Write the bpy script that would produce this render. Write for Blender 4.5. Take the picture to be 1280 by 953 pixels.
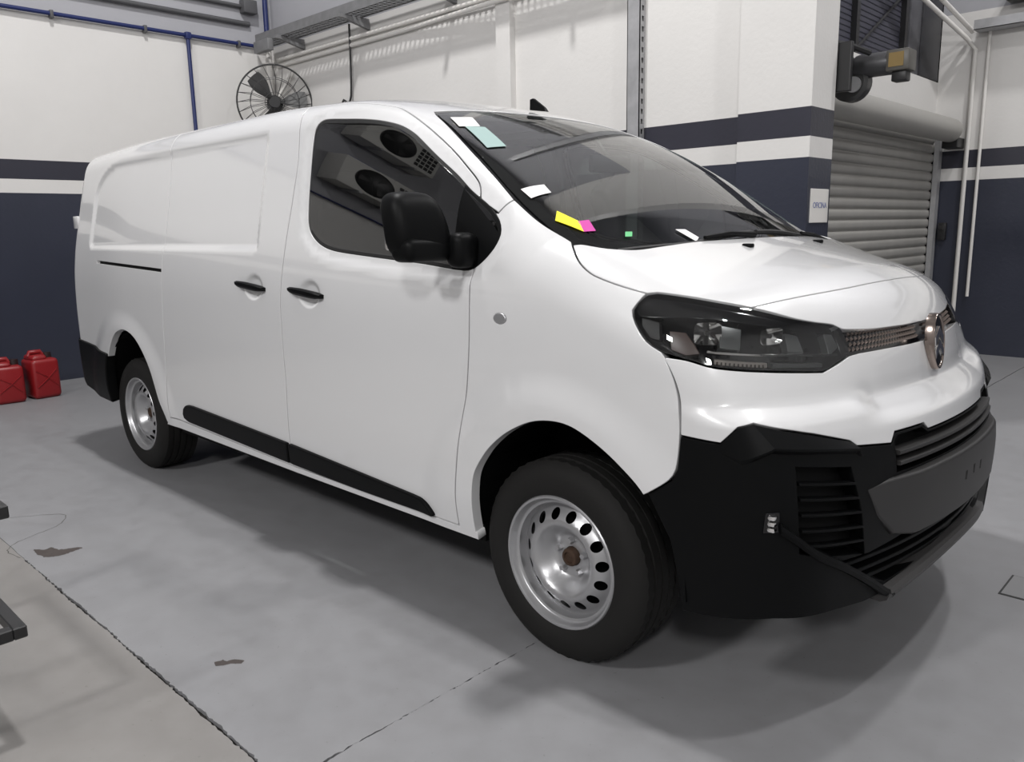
import bpy, bmesh, math, random
import numpy as np
from mathutils import Vector, Matrix
from mathutils.geometry import delaunay_2d_cdt
random.seed(7); RNG=np.random.default_rng(5)
for o in list(bpy.data.objects): bpy.data.objects.remove(o)
SC=bpy.context.scene; COL=SC.collection
# ------------------------------------------------------------------ camera
# van frame: x forward, y to the van's left, z up, origin on the floor under the front axle
CX,CY,CZ,YAW,PITCH,ROLL,FPX=1.571,-2.7388,1.3877,2.3371,-.1889,-.0182,1002.14
cd=bpy.data.cameras.new('camera'); cam=bpy.data.objects.new('camera',cd); COL.objects.link(cam)
fw=Vector((math.cos(PITCH)*math.cos(YAW),math.cos(PITCH)*math.sin(YAW),math.sin(PITCH)))
rt=fw.cross(Vector((0,0,1))).normalized(); up=rt.cross(fw)
r2=math.cos(ROLL)*rt+math.sin(ROLL)*up; u2=-math.sin(ROLL)*rt+math.cos(ROLL)*up
cam.matrix_world=Matrix(((r2.x,u2.x,-fw.x,CX),(r2.y,u2.y,-fw.y,CY),(r2.z,u2.z,-fw.z,CZ),(0,0,0,1)))
cd.sensor_fit='HORIZONTAL'; cd.sensor_width=36; cd.lens=FPX/1280*36; cd.clip_start=.05; cd.clip_end=100
SC.camera=cam
# ------------------------------------------------------------------ light
SC.view_settings.view_transform='Standard'; SC.view_settings.look='None'; SC.view_settings.gamma=1; SC.view_settings.use_curve_mapping=False
SC.view_settings.exposure=-1.55
w=bpy.data.worlds.new('world'); SC.world=w; w.use_nodes=True
w.node_tree.nodes['Background'].inputs[0].default_value=(.75,.8,.9,1); w.node_tree.nodes['Background'].inputs[1].default_value=0.0
def area(name,loc,target,power,sx,sy,col=(1,.99,.985)):
    l=bpy.data.lights.new(name,'AREA'); l.shape='RECTANGLE'; l.size=sx; l.size_y=sy; l.energy=power; l.color=col
    o=bpy.data.objects.new(name,l); COL.objects.link(o); o.location=loc
    o.rotation_euler=(Vector(target)-Vector(loc)).to_track_quat('-Z','Y').to_euler(); return o
area('hall_lamp_rear_offscreen',(-2.65,-.6,8.0),(-2.65,-.6,0),1050,.4,.4)
area('hall_lamp_front_offscreen',(3.1,.3,8.0),(3.1,.3,0),470,.3,.3)
area('hall_lamp_shutter_offscreen',(1.6,4.6,8.0),(1.0,4.6,0),640,.4,.4)
area('side_lamp_front_offscreen',(5.0,-7.4,5.7),(0,-.9,.8),650,.8,.8)
area('side_lamp_middle_offscreen',(-.4,-7.6,5.7),(-.4,-.9,.8),690,.8,.8)
# ------------------------------------------------------------------ materials
def nmat(name):
    m=bpy.data.materials.new(name); m.use_nodes=True; return m,m.node_tree,m.node_tree.nodes['Principled BSDF']
def mat(name,col,rough=.5,metal=0.,coat=0.,spec=.5,emit=None,es=0.,noise=0.,nscale=20.,bump=0.,bscale=200.):
    m,nt,b=nmat(name); b.inputs['Base Color'].default_value=(*col,1); b.inputs['Roughness'].default_value=rough
    b.inputs['Metallic'].default_value=metal; b.inputs['Coat Weight'].default_value=coat; b.inputs['Coat Roughness'].default_value=.05
    b.inputs['Specular IOR Level'].default_value=spec
    if emit: b.inputs['Emission Color'].default_value=(*emit,1); b.inputs['Emission Strength'].default_value=es
    if noise>0 or bump>0:
        tc=nt.nodes.new('ShaderNodeTexCoord')
    if noise>0:
        n=nt.nodes.new('ShaderNodeTexNoise'); n.inputs['Scale'].default_value=nscale; n.inputs['Detail'].default_value=6
        nt.links.new(tc.outputs['Object'],n.inputs['Vector'])
        mx=nt.nodes.new('ShaderNodeMix'); mx.data_type='RGBA'; mx.inputs[6].default_value=(*[max(0,c*(1-noise)) for c in col],1); mx.inputs[7].default_value=(*[min(1,c*(1+noise)) for c in col],1)
        nt.links.new(n.outputs['Fac'],mx.inputs[0]); nt.links.new(mx.outputs[2],b.inputs['Base Color'])
    if bump>0:
        n2=nt.nodes.new('ShaderNodeTexNoise'); n2.inputs['Scale'].default_value=bscale; n2.inputs['Detail'].default_value=3
        nt.links.new(tc.outputs['Object'],n2.inputs['Vector'])
        bp=nt.nodes.new('ShaderNodeBump'); bp.inputs['Strength'].default_value=bump; bp.inputs['Distance'].default_value=.002
        nt.links.new(n2.outputs['Fac'],bp.inputs['Height']); nt.links.new(bp.outputs['Normal'],b.inputs['Normal'])
    return m
def glass(name,tint,refl=1.45,boost=0.):
    m=bpy.data.materials.new(name); m.use_nodes=True; nt=m.node_tree; nt.nodes.clear()
    out=nt.nodes.new('ShaderNodeOutputMaterial'); mx=nt.nodes.new('ShaderNodeMixShader'); tr=nt.nodes.new('ShaderNodeBsdfTransparent'); gl=nt.nodes.new('ShaderNodeBsdfGlossy'); fr=nt.nodes.new('ShaderNodeFresnel')
    tr.inputs[0].default_value=(*tint,1); gl.inputs['Roughness'].default_value=.01; gl.inputs['Color'].default_value=(1,1,1,1); fr.inputs[0].default_value=refl
    if boost:
        ad=nt.nodes.new('ShaderNodeMath'); ad.operation='MULTIPLY_ADD'; ad.inputs[1].default_value=1-boost; ad.inputs[2].default_value=boost; nt.links.new(fr.outputs[0],ad.inputs[0]); fac=ad.outputs[0]
    else: fac=fr.outputs[0]
    nt.links.new(fac,mx.inputs[0]); nt.links.new(tr.outputs[0],mx.inputs[1]); nt.links.new(gl.outputs[0],mx.inputs[2]); nt.links.new(mx.outputs[0],out.inputs[0])
    return m
M={}
M['paint']=mat('white_paint',(.68,.68,.685),.25,0,1.0)
M['blackplastic']=mat('black_plastic',(.003,.0032,.0035),.45,spec=.11,bump=.10,bscale=900)
M['greyplastic']=mat('grey_plastic',(.022,.021,.021),.5)
M['gloss']=mat('gloss_black',(.006,.006,.007),.12)
M['lip']=mat('lip_plastic',(.045,.043,.043),.5)
M['void']=mat('black_liner_plastic',(.0035,.0036,.0038),.6,spec=.12)
M['rubber']=mat('tyre_rubber',(.009,.0085,.008),.75,spec=.3,bump=.2,bscale=120)
M['seal']=mat('rubber_seal',(.01,.01,.01),.5)
M['steelwheel']=mat('silver_wheel_paint',(.45,.45,.46),.34,.75)
M['chrome']=mat('chrome',(.85,.84,.83),.14,1)
M['darkchrome']=mat('dark_chrome',(.30,.25,.225),.18,1)
M['rust']=mat('rusty_hub',(.07,.042,.028),.6,.5,noise=.5,nscale=60)
M['screen']=glass('windscreen_glass',(.70,.79,.75),1.5,.03)
M['tint']=glass('side_glass',(.13,.145,.145),1.5,.05)
M['lens']=glass('headlamp_lens',(.85,.86,.86),1.45,.02)
M['lining']=mat('cabin_lining',(.10,.105,.105),.8)
M['dash']=mat('dashboard_plastic',(.018,.019,.02),.55)
M['fabric']=mat('seat_fabric',(.03,.032,.036),.9)
M['amber']=mat('amber_reflector',(.075,.045,.038),.35)
M['lampgrey']=mat('lamp_grey',(.13,.135,.135),.3,.3)
M['striplens']=mat('strip_lens',(.42,.38,.35),.25,.3)
M['paper']=mat('white_paper',(.85,.84,.83),.6)
M['mint']=mat('pale_green_tag',(.30,.42,.40),.6)
M['yellow']=mat('yellow_paper',(.95,.86,.02),.6)
M['magenta']=mat('magenta_paper',(.58,.05,.34),.6)
M['green']=mat('green_sticker',(.12,.5,.2),.6)
# ------------------------------------------------------------------ mesh helpers
def lk(o,parent=None):
    COL.objects.link(o)
    if parent is not None: o.parent=parent
    return o
def wloc(o):
    v=Vector((0,0,0))
    while o is not None: v+=o.location; o=o.parent
    return v
def mesh(name,verts,faces,m,parent=None,smooth=False,normals=None,fmat=None,angle=None):
    verts=np.asarray(verts,float)
    if parent is not None: verts=verts-np.array(wloc(parent))
    me=bpy.data.meshes.new(name); me.from_pydata(verts.tolist(),[],[list(map(int,f)) for f in faces])
    for mm in (m if isinstance(m,(list,tuple)) else [m]): me.materials.append(mm)
    if fmat is not None: me.polygons.foreach_set('material_index',np.asarray(fmat,dtype=np.int32))
    if smooth: me.polygons.foreach_set('use_smooth',[True]*len(me.polygons))
    me.update()
    if normals is not None: me.normals_split_custom_set_from_vertices(np.asarray(normals,float).tolist())
    elif angle is not None:
        me.polygons.foreach_set('use_smooth',[True]*len(me.polygons)); me.set_sharp_from_angle(angle=math.radians(angle))
    return lk(bpy.data.objects.new(name,me),parent)
def tag(o,label=None,cat=None,group=None,kind=None):
    if label: o['label']=label
    if cat: o['category']=cat
    if group: o['group']=group
    if kind: o['kind']=kind
    return o
def thing(name,loc,label,cat,group=None):
    o=bpy.data.objects.new(name,None); o.location=loc; o.empty_display_size=.1; lk(o); return tag(o,label,cat,group)
class MB:
    def __init__(s): s.v=[]; s.f=[]
    def add(s,v,f):
        n=len(s.v); s.v+= [tuple(p) for p in v]; s.f+=[[i+n for i in q] for q in f]; return s
    def box(s,x0,x1,y0,y1,z0,z1):
        return s.add([(x,y,z) for z in (z0,z1) for y in (y0,y1) for x in (x0,x1)],[(0,2,3,1),(4,5,7,6),(0,1,5,4),(2,6,7,3),(0,4,6,2),(1,3,7,5)])
    def bbox(s,x0,x1,y0,y1,z0,z1,b=.01,seg=2):
        bm=bmesh.new(); bmesh.ops.create_cube(bm,size=1)
        for v in bm.verts: v.co=Vector(((x0+x1)/2+v.co.x*(x1-x0),(y0+y1)/2+v.co.y*(y1-y0),(z0+z1)/2+v.co.z*(z1-z0)))
        bmesh.ops.bevel(bm,geom=bm.edges[:],offset=b,segments=seg,profile=.5,affect='EDGES')
        bm.verts.index_update(); s.add([v.co[:] for v in bm.verts],[[v.index for v in f.verts] for f in bm.faces]); bm.free(); return s
    def tube(s,path,r,n=10,closed=False,caps=True):
        P=[Vector(p) for p in path]; k=len(P); rings=[]; up_=None
        for i in range(k):
            if closed: t=(P[(i+1)%k]-P[i-1]).normalized()
            else: t=(P[min(i+1,k-1)]-P[max(i-1,0)]).normalized()
            if up_ is None:
                up_=Vector((0,0,1)) if abs(t.z)<.9 else Vector((1,0,0))
            a=(up_-t*up_.dot(t)).normalized(); up_=a; b=t.cross(a)
            rr=r[i] if isinstance(r,(list,tuple)) else r
            rings.append([P[i]+(a*math.cos(2*math.pi*j/n)+b*math.sin(2*math.pi*j/n))*rr for j in range(n)])
        v=[p for q in rings for p in q]; f=[]
        for i in range(k if closed else k-1):
            i2=(i+1)%k
            for j in range(n): f.append((i*n+j,i*n+(j+1)%n,i2*n+(j+1)%n,i2*n+j))
        if not closed and caps: f.append(tuple(range(n))[::-1]); f.append(tuple((k-1)*n+j for j in range(n)))
        return s.add([p[:] for p in v],f)
    def lathe(s,prof,c,axis='y',n=64,sgn=1):
        """prof: (radius, offset along axis)"""
        v=[];f=[]
        for (r,h) in prof:
            for j in range(n):
                a=2*math.pi*j/n; ca,sa=r*math.cos(a),r*math.sin(a)
                v.append({'y':(c[0]+ca,c[1]+h*sgn,c[2]+sa),'x':(c[0]+h*sgn,c[1]+ca,c[2]+sa),'z':(c[0]+ca,c[1]+sa,c[2]+h*sgn)}[axis])
        for i in range(len(prof)-1):
            for j in range(n): f.append((i*n+j,i*n+(j+1)%n,(i+1)*n+(j+1)%n,(i+1)*n+j))
        return s.add(v,f)
    def sweep(s,path,up_,prof,closed_caps=True):
        """prof: (a,b) pairs along normal list & up; path pts with per-point (n,u) frames"""
        v=[];f=[];k=len(prof)
        for p,(n_,u_) in zip(path,up_):
            for (a,b) in prof: v.append(tuple(np.asarray(p)+a*np.asarray(n_)+b*np.asarray(u_)))
        for i in range(len(path)-1):
            for j in range(k): f.append((i*k+j,i*k+(j+1)%k,(i+1)*k+(j+1)%k,(i+1)*k+j))
        if closed_caps: f.append(tuple(range(k))[::-1]); f.append(tuple((len(path)-1)*k+j for j in range(k)))
        return s.add(v,f)
    def build(s,name,m,parent=None,smooth=False,angle=None):
        o=mesh(name,s.v,s.f,m,parent,smooth,angle=angle)
        bm=bmesh.new(); bm.from_mesh(o.data); bmesh.ops.recalc_face_normals(bm,faces=bm.faces[:]); bm.to_mesh(o.data); bm.free()
        if angle is not None: o.data.set_sharp_from_angle(angle=math.radians(angle))
        return o
def copy_tree(o,parent=None):
    c=o.copy(); COL.objects.link(c); c.parent=parent
    for ch in [q for q in bpy.data.objects if q.parent==o]: copy_tree(ch,c)
    return c
# ------------------------------------------------------------------ van body surface as one implicit function
def smax(p,q,k):
    h=np.maximum(k-np.abs(p-q),0)/k
    return np.maximum(p,q)+h*h*k*.25
def smin(p,q,k): return -smax(-p,-q,k)
def sstep(a,b,x):
    t=np.clip((x-a)/(b-a),0,1); return t*t*(3-2*t)
class Spl:
    """monotone-ish cubic (Catmull/finite-difference Hermite) through points"""
    def __init__(s,pts):
        s.x=np.array([p[0] for p in pts],float); s.y=np.array([p[1] for p in pts],float)
        d=np.diff(s.y)/np.diff(s.x); m=np.empty(len(s.x)); m[1:-1]=(d[1:]*np.diff(s.x)[:-1]+d[:-1]*np.diff(s.x)[1:])/(s.x[2:]-s.x[:-2]); m[0]=d[0]; m[-1]=d[-1]
        flat=(d[1:]*d[:-1]<=0); m[1:-1][flat]=0
        s.m=m
    def __call__(s,x):
        x=np.asarray(x,float); xc=np.clip(x,s.x[0],s.x[-1]); i=np.clip(np.searchsorted(s.x,xc)-1,0,len(s.x)-2)
        h=s.x[i+1]-s.x[i]; t=(xc-s.x[i])/h
        r=(2*t**3-3*t*t+1)*s.y[i]+(t**3-2*t*t+t)*h*s.m[i]+(-2*t**3+3*t*t)*s.y[i+1]+(t**3-t*t)*h*s.m[i+1]
        return r+np.where(x<s.x[0],(x-s.x[0])*s.m[0],0)+np.where(x>s.x[-1],(x-s.x[-1])*s.m[-1],0)
def sdpoly(px,pz,poly):
    """signed distance to polygon (neg inside)"""
    poly=np.asarray(poly,float); d=np.full(px.shape,1e9); ins=np.zeros(px.shape,bool)
    n=len(poly)
    for i in range(n):
        a=poly[i]; b=poly[(i+1)%n]; e=b-a; wx=px-a[0]; wz=pz-a[1]
        t=np.clip((wx*e[0]+wz*e[1])/(e@e),0,1); d=np.minimum(d,(wx-e[0]*t)**2+(wz-e[1]*t)**2)
        c=(a[1]<=pz)!=(b[1]<=pz)
        xi=a[0]+(pz-a[1])*e[0]/(e[1] if e[1]!=0 else 1e-12)
        ins^=c&(px<xi)
    return np.where(ins,-1,1)*np.sqrt(d)
SIDE=Spl([(.15,.905),(.25,.928),(.35,.945),(.5,.957),(.7,.963),(.95,.962),(1.15,.951),(1.28,.934),(1.5,.890),(1.7,.846),(1.85,.808),(2.0,.765)])
ROOF=Spl([(-4.2,1.925),(-4.0,1.935),(-3.4,1.955),(-2.4,1.965),(-1.6,1.962),(-1.1,1.93),(-.7,1.845),(-.4,1.75)])
HOOD=Spl([(-.4,1.47),(0,1.39),(.17,1.352),(.3,1.318),(.5,1.262),(.65,1.215),(.72,1.188),(.77,1.158),(.80,1.12),(.83,1.05)])
FRONTC=Spl([(.15,.84),(.25,.875),(.4,.895),(.55,.908),(.70,.912),(.80,.914),(.828,.914),(.840,.909),(.848,.898),(.893,.814),(.898,.807),(.905,.804),(.95,.799),(1.02,.793),(1.08,.786),(1.15,.785),(1.25,.77)])
FRONTO=Spl([(.15,.84),(.25,.875),(.4,.895),(.55,.908),(.70,.912),(.80,.911),(.866,.908),(.879,.901),(.888,.888),(.922,.823),(.928,.816),(.936,.812),(.96,.806),(1.02,.794),(1.08,.786),(1.15,.785),(1.25,.77)])
PANEL=[(-3.79,1.335),(-3.77,1.318),(-3.74,1.312),(-1.75,1.312),(-1.725,1.32),(-1.72,1.345),(-1.735,1.79),(-1.75,1.812),(-1.79,1.82),(-3.40,1.805)]+[(-3.40-.38*math.sin(t),1.605+.20*math.cos(t)) for t in [.15,.3,.45,.6,.75,.9,1.05,1.2,1.35,1.5]]
WHEELX=(0.0,-3.275)
WIN=[(-1.337,1.396),(-1.262,1.341),(-1.15,1.311),(-.90,1.290),(-.605,1.270),(-.43,1.254),(-.355,1.256),(-.305,1.281),(-.258,1.325),(-.243,1.368),(-.263,1.41),(-.32,1.458),(-.413,1.512),(-.499,1.57),(-.62,1.642),(-.753,1.723),(-.82,1.755),(-.877,1.775),(-.98,1.798),(-1.18,1.822),(-1.33,1.835),(-1.375,1.82),(-1.39,1.78),(-1.378,1.63),(-1.362,1.478)]
HANDLES=[(-1.745,1.152),(-1.295,1.141)]
def F(P,detail=True,mode='all'):
    x,y,z=P[...,0],P[...,1],P[...,2]; a=np.abs(y)
    Y=SIDE(z)
    Y=Y-.010*sstep(.1,.6,x)-.02*sstep(-3.2,-4.1,x)
    if detail:
        for wx in WHEELX:
            r=np.hypot(x-wx,z-.33); Y=Y+.017*sstep(.64,.50,r)*sstep(.30,.5,z)
        for hx,hz in HANDLES:
            rr=np.hypot((x-hx-.012)/.085,(z-hz+.002)/.060); Y=Y-.015*sstep(1.0,.5,rr)
        m=(x<-1.6)&(z>1.2)
        if m.any():
            d=np.where(m,sdpoly(x,z,PANEL),1.); Y=Y-.012*sstep(.016,-.026,d)
        m=(x>-1.6)&(x<0)&(z>1.1)
        if m.any():
            d=np.where(m,sdpoly(x,z,WIN),1.); Y=Y-.014*sstep(.055,.005,d)
    side=(a-Y)*.97
    roof=(z-(ROOF(x)-.028*(a/.75)**2-.02*(a/.75)**4))
    sx=x+.27*a*a
    wind=(z-(1.315-.575*(sx-.22)+.10*(.25-(sx+.27)**2)))*.86
    green=smax(roof,wind,.10)
    hs=x+.20*a*a
    hood=(z-(HOOD(np.maximum(hs,-.4))-.07*a*a*sstep(-.1,.5,x)))*.9
    top=green if mode=='green' else hood if mode=='hood' else np.minimum(green,hood)
    fb=sstep(.42,.60,a); front=(x-(FRONTC(z)*(1-fb)+FRONTO(z)*fb-.20*a*a))*.95
    rear=(-x-(4.165-.05*sstep(1.1,2.0,z)-.05*(a/.9)**2))*.98
    f=smax(side,top,.10+.06*sstep(-1.2,-.5,x))
    f=smax(f,front,.22)
    f=smax(f,rear,.07)
    f=smax(f,.2-z,.03)
    return f
def solve(O,D,t0,t1,n=60,it=40,fn=F):
    """outermost hit walking from t1 (outside) towards t0"""
    O=np.asarray(O,float);D=np.asarray(D,float)
    ts=np.linspace(t1,t0,n); lo=np.full(len(O),t1); hi=np.full(len(O),t0); done=np.zeros(len(O),bool)
    for k in range(n):
        v=fn(O+ts[k]*D)<0
        new=v&~done
        if new.any():
            hi[new]=ts[k]; lo[new]=ts[max(k-1,0)]; done|=new
    for _ in range(it):
        m=(lo+hi)/2; v=fn(O+m[:,None]*D)<0
        hi=np.where(v,m,hi); lo=np.where(v,lo,m)
    return (lo+hi)/2,done
def FG(P): return F(P,True,'green')
def FH(P): return F(P,True,'hood')
def grad(P,fn=F,h=2e-3):
    g=np.stack([fn(P+np.eye(3)[i]*h)-fn(P-np.eye(3)[i]*h) for i in range(3)],-1)
    return g/np.maximum(np.linalg.norm(g,axis=-1,keepdims=True),1e-9)
# ------------------------------------------------------------------ ray families that map a 2D sheet on to the body
class Fam:
    def __init__(s,kind): s.k=kind; s.t={'B':(.2,1.4),'S':(.15,1.35),'N':(.15,1.25),'G':(.2,1.9),'W':(-.7,.7),'R':(.2,1.6)}[kind]
    def od(s,U):
        u,v=U[:,0],U[:,1]; z=0*u
        if s.k=='S': ph=v/.95; return np.stack([u,z,z+1.1],1),np.stack([z,-np.cos(ph),np.sin(ph)],1)
        if s.k=='N': th=u/.85; return np.stack([z+.1,z,v],1),np.stack([np.cos(th),-np.sin(th),z],1)
        if s.k=='G':
            d=np.stack([u/.8,v/.8,z+1],1); return np.stack([z+.1,z,z+.45],1),d/np.linalg.norm(d,axis=1)[:,None]
        if s.k=='W':
            n=np.array([.51,0,.86]); e=np.array([.86,0,-.51]); return np.array([-.35,0,1.5])+u[:,None]*e+v[:,None]*np.array([0,1.,0]),np.repeat(n[None],len(u),0)
        if s.k=='B': th=u/.8; return np.stack([z-3.5,z,v],1),np.stack([-np.cos(th),-np.sin(th),z],1)
        if s.k=='R': return np.stack([z-3,u,v],1),np.stack([z-1,z,z],1)
    def inv(s,P):
        P=np.atleast_2d(np.asarray(P,float)); x,y,z=P.T
        if s.k=='S': return np.stack([x,np.arctan2(z-1.1,-y)*.95],1)
        if s.k=='N': return np.stack([np.arctan2(-y,x-.1)*.85,z],1)
        if s.k=='G': return np.stack([(x-.1)/(z-.45)*.8,y/(z-.45)*.8],1)
        if s.k=='W': d=P-np.array([-.35,0,1.5]); return np.stack([d@np.array([.86,0,-.51]),d[:,1]],1)
        if s.k=='R': return np.stack([y,z],1)
    def at(s,U,fn=F,off=0.):
        U=np.atleast_2d(np.asarray(U,float)); O,D=s.od(U); t,ok=solve(O,D,s.t[0],s.t[1],n=48,it=26,fn=fn); P=O+t[:,None]*D; n=grad(P,fn); return P+off*n,n
FS,FN,FGm,FW,FR,FB=Fam('S'),Fam('N'),Fam('G'),Fam('W'),Fam('R'),Fam('B')
def rad(th): return math.radians(th)*.85
def nz(L): return np.array([(rad(t),z) for t,z in L])          # (degrees, z) -> N sheet
def sxz(L):
    """side points given as (x,z) or (x,|y|,z) -> S sheet"""
    out=[]
    for q in L:
        if len(q)==3: out.append((q[0],-q[1],q[2]))
        else:
            t,ok=solve(np.array([[q[0],0,q[1]]]),np.array([[0,-1.,0]]),.3,1.2,n=40,it=22); out.append((q[0],-t[0],q[1]))
    return FS.inv(np.array(out))
def cr(P,step=.015,closed=False):
    """Catmull-Rom through points"""
    P=np.asarray(P,float); n=len(P); out=[]
    rng=range(n) if closed else range(n-1)
    for i in rng:
        p1,p2=P[i],P[(i+1)%n]
        p0=P[i-1] if (closed or i>0) else 2*p1-p2
        p3=P[(i+2)%n] if (closed or i+2<n) else 2*p2-p1
        d=np.linalg.norm(p2-p1)
        m1=(p2-p0)*.5; m2=(p3-p1)*.5
        # limit tangents on uneven spacing
        for m in (m1,m2):
            l=np.linalg.norm(m)
            if l>d: m*=d/l
        k=max(1,int(d/step))
        for j in range(k):
            t=j/k; out.append((2*t**3-3*t*t+1)*p1+(t**3-2*t*t+t)*m1+(-2*t**3+3*t*t)*p2+(t**3-t*t)*m2)
    if not closed: out.append(P[-1])
    return np.array(out)
def dens(P,step=.015,closed=True):
    P=np.asarray(P,float); out=[]
    n=len(P)
    for i in range(n if closed else n-1):
        a,b=P[i],P[(i+1)%n]; k=max(1,int(math.ceil(np.linalg.norm(b-a)/step)))
        out+=[a+(b-a)*j/k for j in range(k)]
    if not closed: out.append(P[-1])
    return np.array(out)
def area2(P): x,y=P[:,0],P[:,1]; return .5*np.sum(x*np.roll(y,-1)-y*np.roll(x,-1))
def inset(P,d):
    P=np.asarray(P,float); P=P[np.linalg.norm(P-np.roll(P,1,0),axis=1)>2.5e-3]
    s=np.sign(area2(P)); e=np.roll(P,-1,0)-P; e/=np.linalg.norm(e,axis=1)[:,None]; nrm=np.stack([-e[:,1],e[:,0]],1)*s
    n0=np.roll(nrm,1,0); b=n0+nrm; q=np.maximum(np.sum(b*nrm,1),.35); return P+b/q[:,None]*d
def cdt(poly,cuts,h,extra=None):
    lo,hi=poly.min(0),poly.max(0)
    gx=np.arange(lo[0]+h*.5,hi[0],h); gy=np.arange(lo[1]+h*.5,hi[1],h*.87)
    X,Y=np.meshgrid(gx,gy); X=X+(np.arange(len(gy))%2)[:,None]*h*.5
    G=np.stack([X.ravel(),Y.ravel()],1)
    G+=RNG.uniform(-.02,.02,G.shape)*h
    d=sdpoly(G[:,0],G[:,1],poly); keep=d<-h*.45
    for c in cuts: dc=sdpoly(G[:,0],G[:,1],c); keep&=dc>h*.45
    G=G[keep]
    if extra is not None:
        for (c0,c1,e0,e1) in extra:
            k_=((G[:,0]-c0)/e0)**2+((G[:,1]-c1)/e1)**2>1.05; G=G[k_]; xx,yy=np.meshgrid(np.arange(c0-e0,c0+e0,.007),np.arange(c1-e1,c1+e1,.007)); Q=np.stack([xx.ravel(),yy.ravel()],1); Q+=RNG.uniform(-.0004,.0004,Q.shape); Q=Q[((Q[:,0]-c0)/e0)**2+((Q[:,1]-c1)/e1)**2<1]; G=np.concatenate([G,Q])
    V=[];E=[]
    for c in [poly]+list(cuts):
        n=len(V); k=len(c); V+=[tuple(p) for p in c]; E+=[(n+i,n+(i+1)%k) for i in range(k)]
    V+=[tuple(p) for p in G]
    r=delaunay_2d_cdt([Vector(v) for v in V],E,[],0,1e-6)
    U=np.array([v[:] for v in r[0]]); T=np.array([f[:] for f in r[2]])
    c=U[T].mean(1); k=sdpoly(c[:,0],c[:,1],poly)<0
    for q in cuts: k&=sdpoly(c[:,0],c[:,1],q)>0
    T=T[k]; q3=U[T]; ar=np.abs((q3[:,1,0]-q3[:,0,0])*(q3[:,2,1]-q3[:,0,1])-(q3[:,2,0]-q3[:,0,0])*(q3[:,1,1]-q3[:,0,1])); lg=np.max([np.linalg.norm(q3[:,i]-q3[:,(i+1)%3],axis=1) for i in range(3)],axis=0)
    cc_=q3.mean(1); db=np.abs(sdpoly(cc_[:,0],cc_[:,1],poly))
    for q in cuts: db=np.minimum(db,np.abs(sdpoly(cc_[:,0],cc_[:,1],q)))
    T=T[~((ar/lg<4e-4)&(db<6e-4))]; used=np.unique(T); mp=-np.ones(len(U),int); mp[used]=np.arange(len(used))
    return U[used],mp[T]
def panel(name,fam,poly,m,parent,cuts=(),h=.03,extra=None,off=0.,depth=.02,gap=.002,er=.0025,fn=F,mirror=False,fm=None,cutgap=0.,chamfer=None,post=None):
    """thin shell panel: outer skin on the body surface plus rolled and returned edges"""
    poly=inset(dens(poly,max(.008,h*.6)),gap+er); cuts=[inset(dens(c,max(.008,h*.6)),-(cutgap+er)) for c in cuts]
    U,T=cdt(poly,cuts,h,extra); P,n=fam.at(U,fn)
    if m is M['paint']: depth=max(depth,.036)
    P=P+off*n
    if post is not None: P,n=post(P,n,U)
    fnrm=np.cross(P[T[:,1]]-P[T[:,0]],P[T[:,2]]-P[T[:,0]]); flip=np.sum(fnrm*n[T[:,0]],1)<0
    T[flip]=T[flip][:,::-1]
    cnt={}
    for t in T:
        for i in range(3): a,b=int(t[i]),int(t[(i+1)%3]); cnt[(a,b)]=1
    bnd=[(a,b) for (a,b) in cnt if (b,a) not in cnt]
    bv=sorted({a for e in bnd for a in e}); ix={v:i for i,v in enumerate(bv)}
    out=np.zeros((len(bv),3))
    for a,b in bnd:
        e=P[b]-P[a]; o=np.cross(e,n[a]+n[b]); o/=max(np.linalg.norm(o),1e-9); out[ix[a]]+=o; out[ix[b]]+=o
    out/=np.maximum(np.linalg.norm(out,axis=1),1e-9)[:,None]
    Pb,nb=P[bv],n[bv]; N0=len(P); k=len(bv)
    c1,c2=(er,er) if chamfer is None else chamfer
    B=Pb+out*c1-nb*c2; Cc=B-nb*depth
    V=np.concatenate([P,B,Cc]); 
    mid=out if chamfer is None else out
    NN=np.concatenate([n,mid,out])
    faces=[tuple(t) for t in T]; fmi=[0]*len(faces)
    for a,b in bnd:
        i,j=ix[a],ix[b]; faces.append((b,a,N0+i,N0+j)); fmi.append(0); faces.append((N0+j,N0+i,N0+k+i,N0+k+j)); fmi.append(1 if fm else 0)
    if mirror: V=V*np.array([1,-1,1]); NN=NN*np.array([1,-1,1]); faces=[f[::-1] for f in faces]
    return mesh(name,V,faces,[m,fm] if fm else m,parent,smooth=True,normals=NN,fmat=fmi)
def both(fn_):
    return [fn_(False),fn_(True)]
def nbar(th0,th1,z0,z1,hn,hz,off,n=24,taper=0):
    """swept rectangular bar that follows the nose between two bearings"""
    U=nz([(th0+(th1-th0)*i/n,z0+(z1-z0)*i/n) for i in range(n+1)]); P,nn=FN.at(U,FSM); nn[:,2]=0; nn/=np.linalg.norm(nn,axis=1)[:,None]; P=P+off*nn
    b=min(hn,hz)*.35; prof=[(-hn,-hz+b),(-hn+b,-hz),(hn-b,-hz),(hn,-hz+b),(hn,hz-b),(hn-b,hz),(-hn+b,hz),(-hn,hz-b)]
    return P,[(q,(0,0,1)) for q in nn],prof
def FSM(P): return F(P,False)
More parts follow.
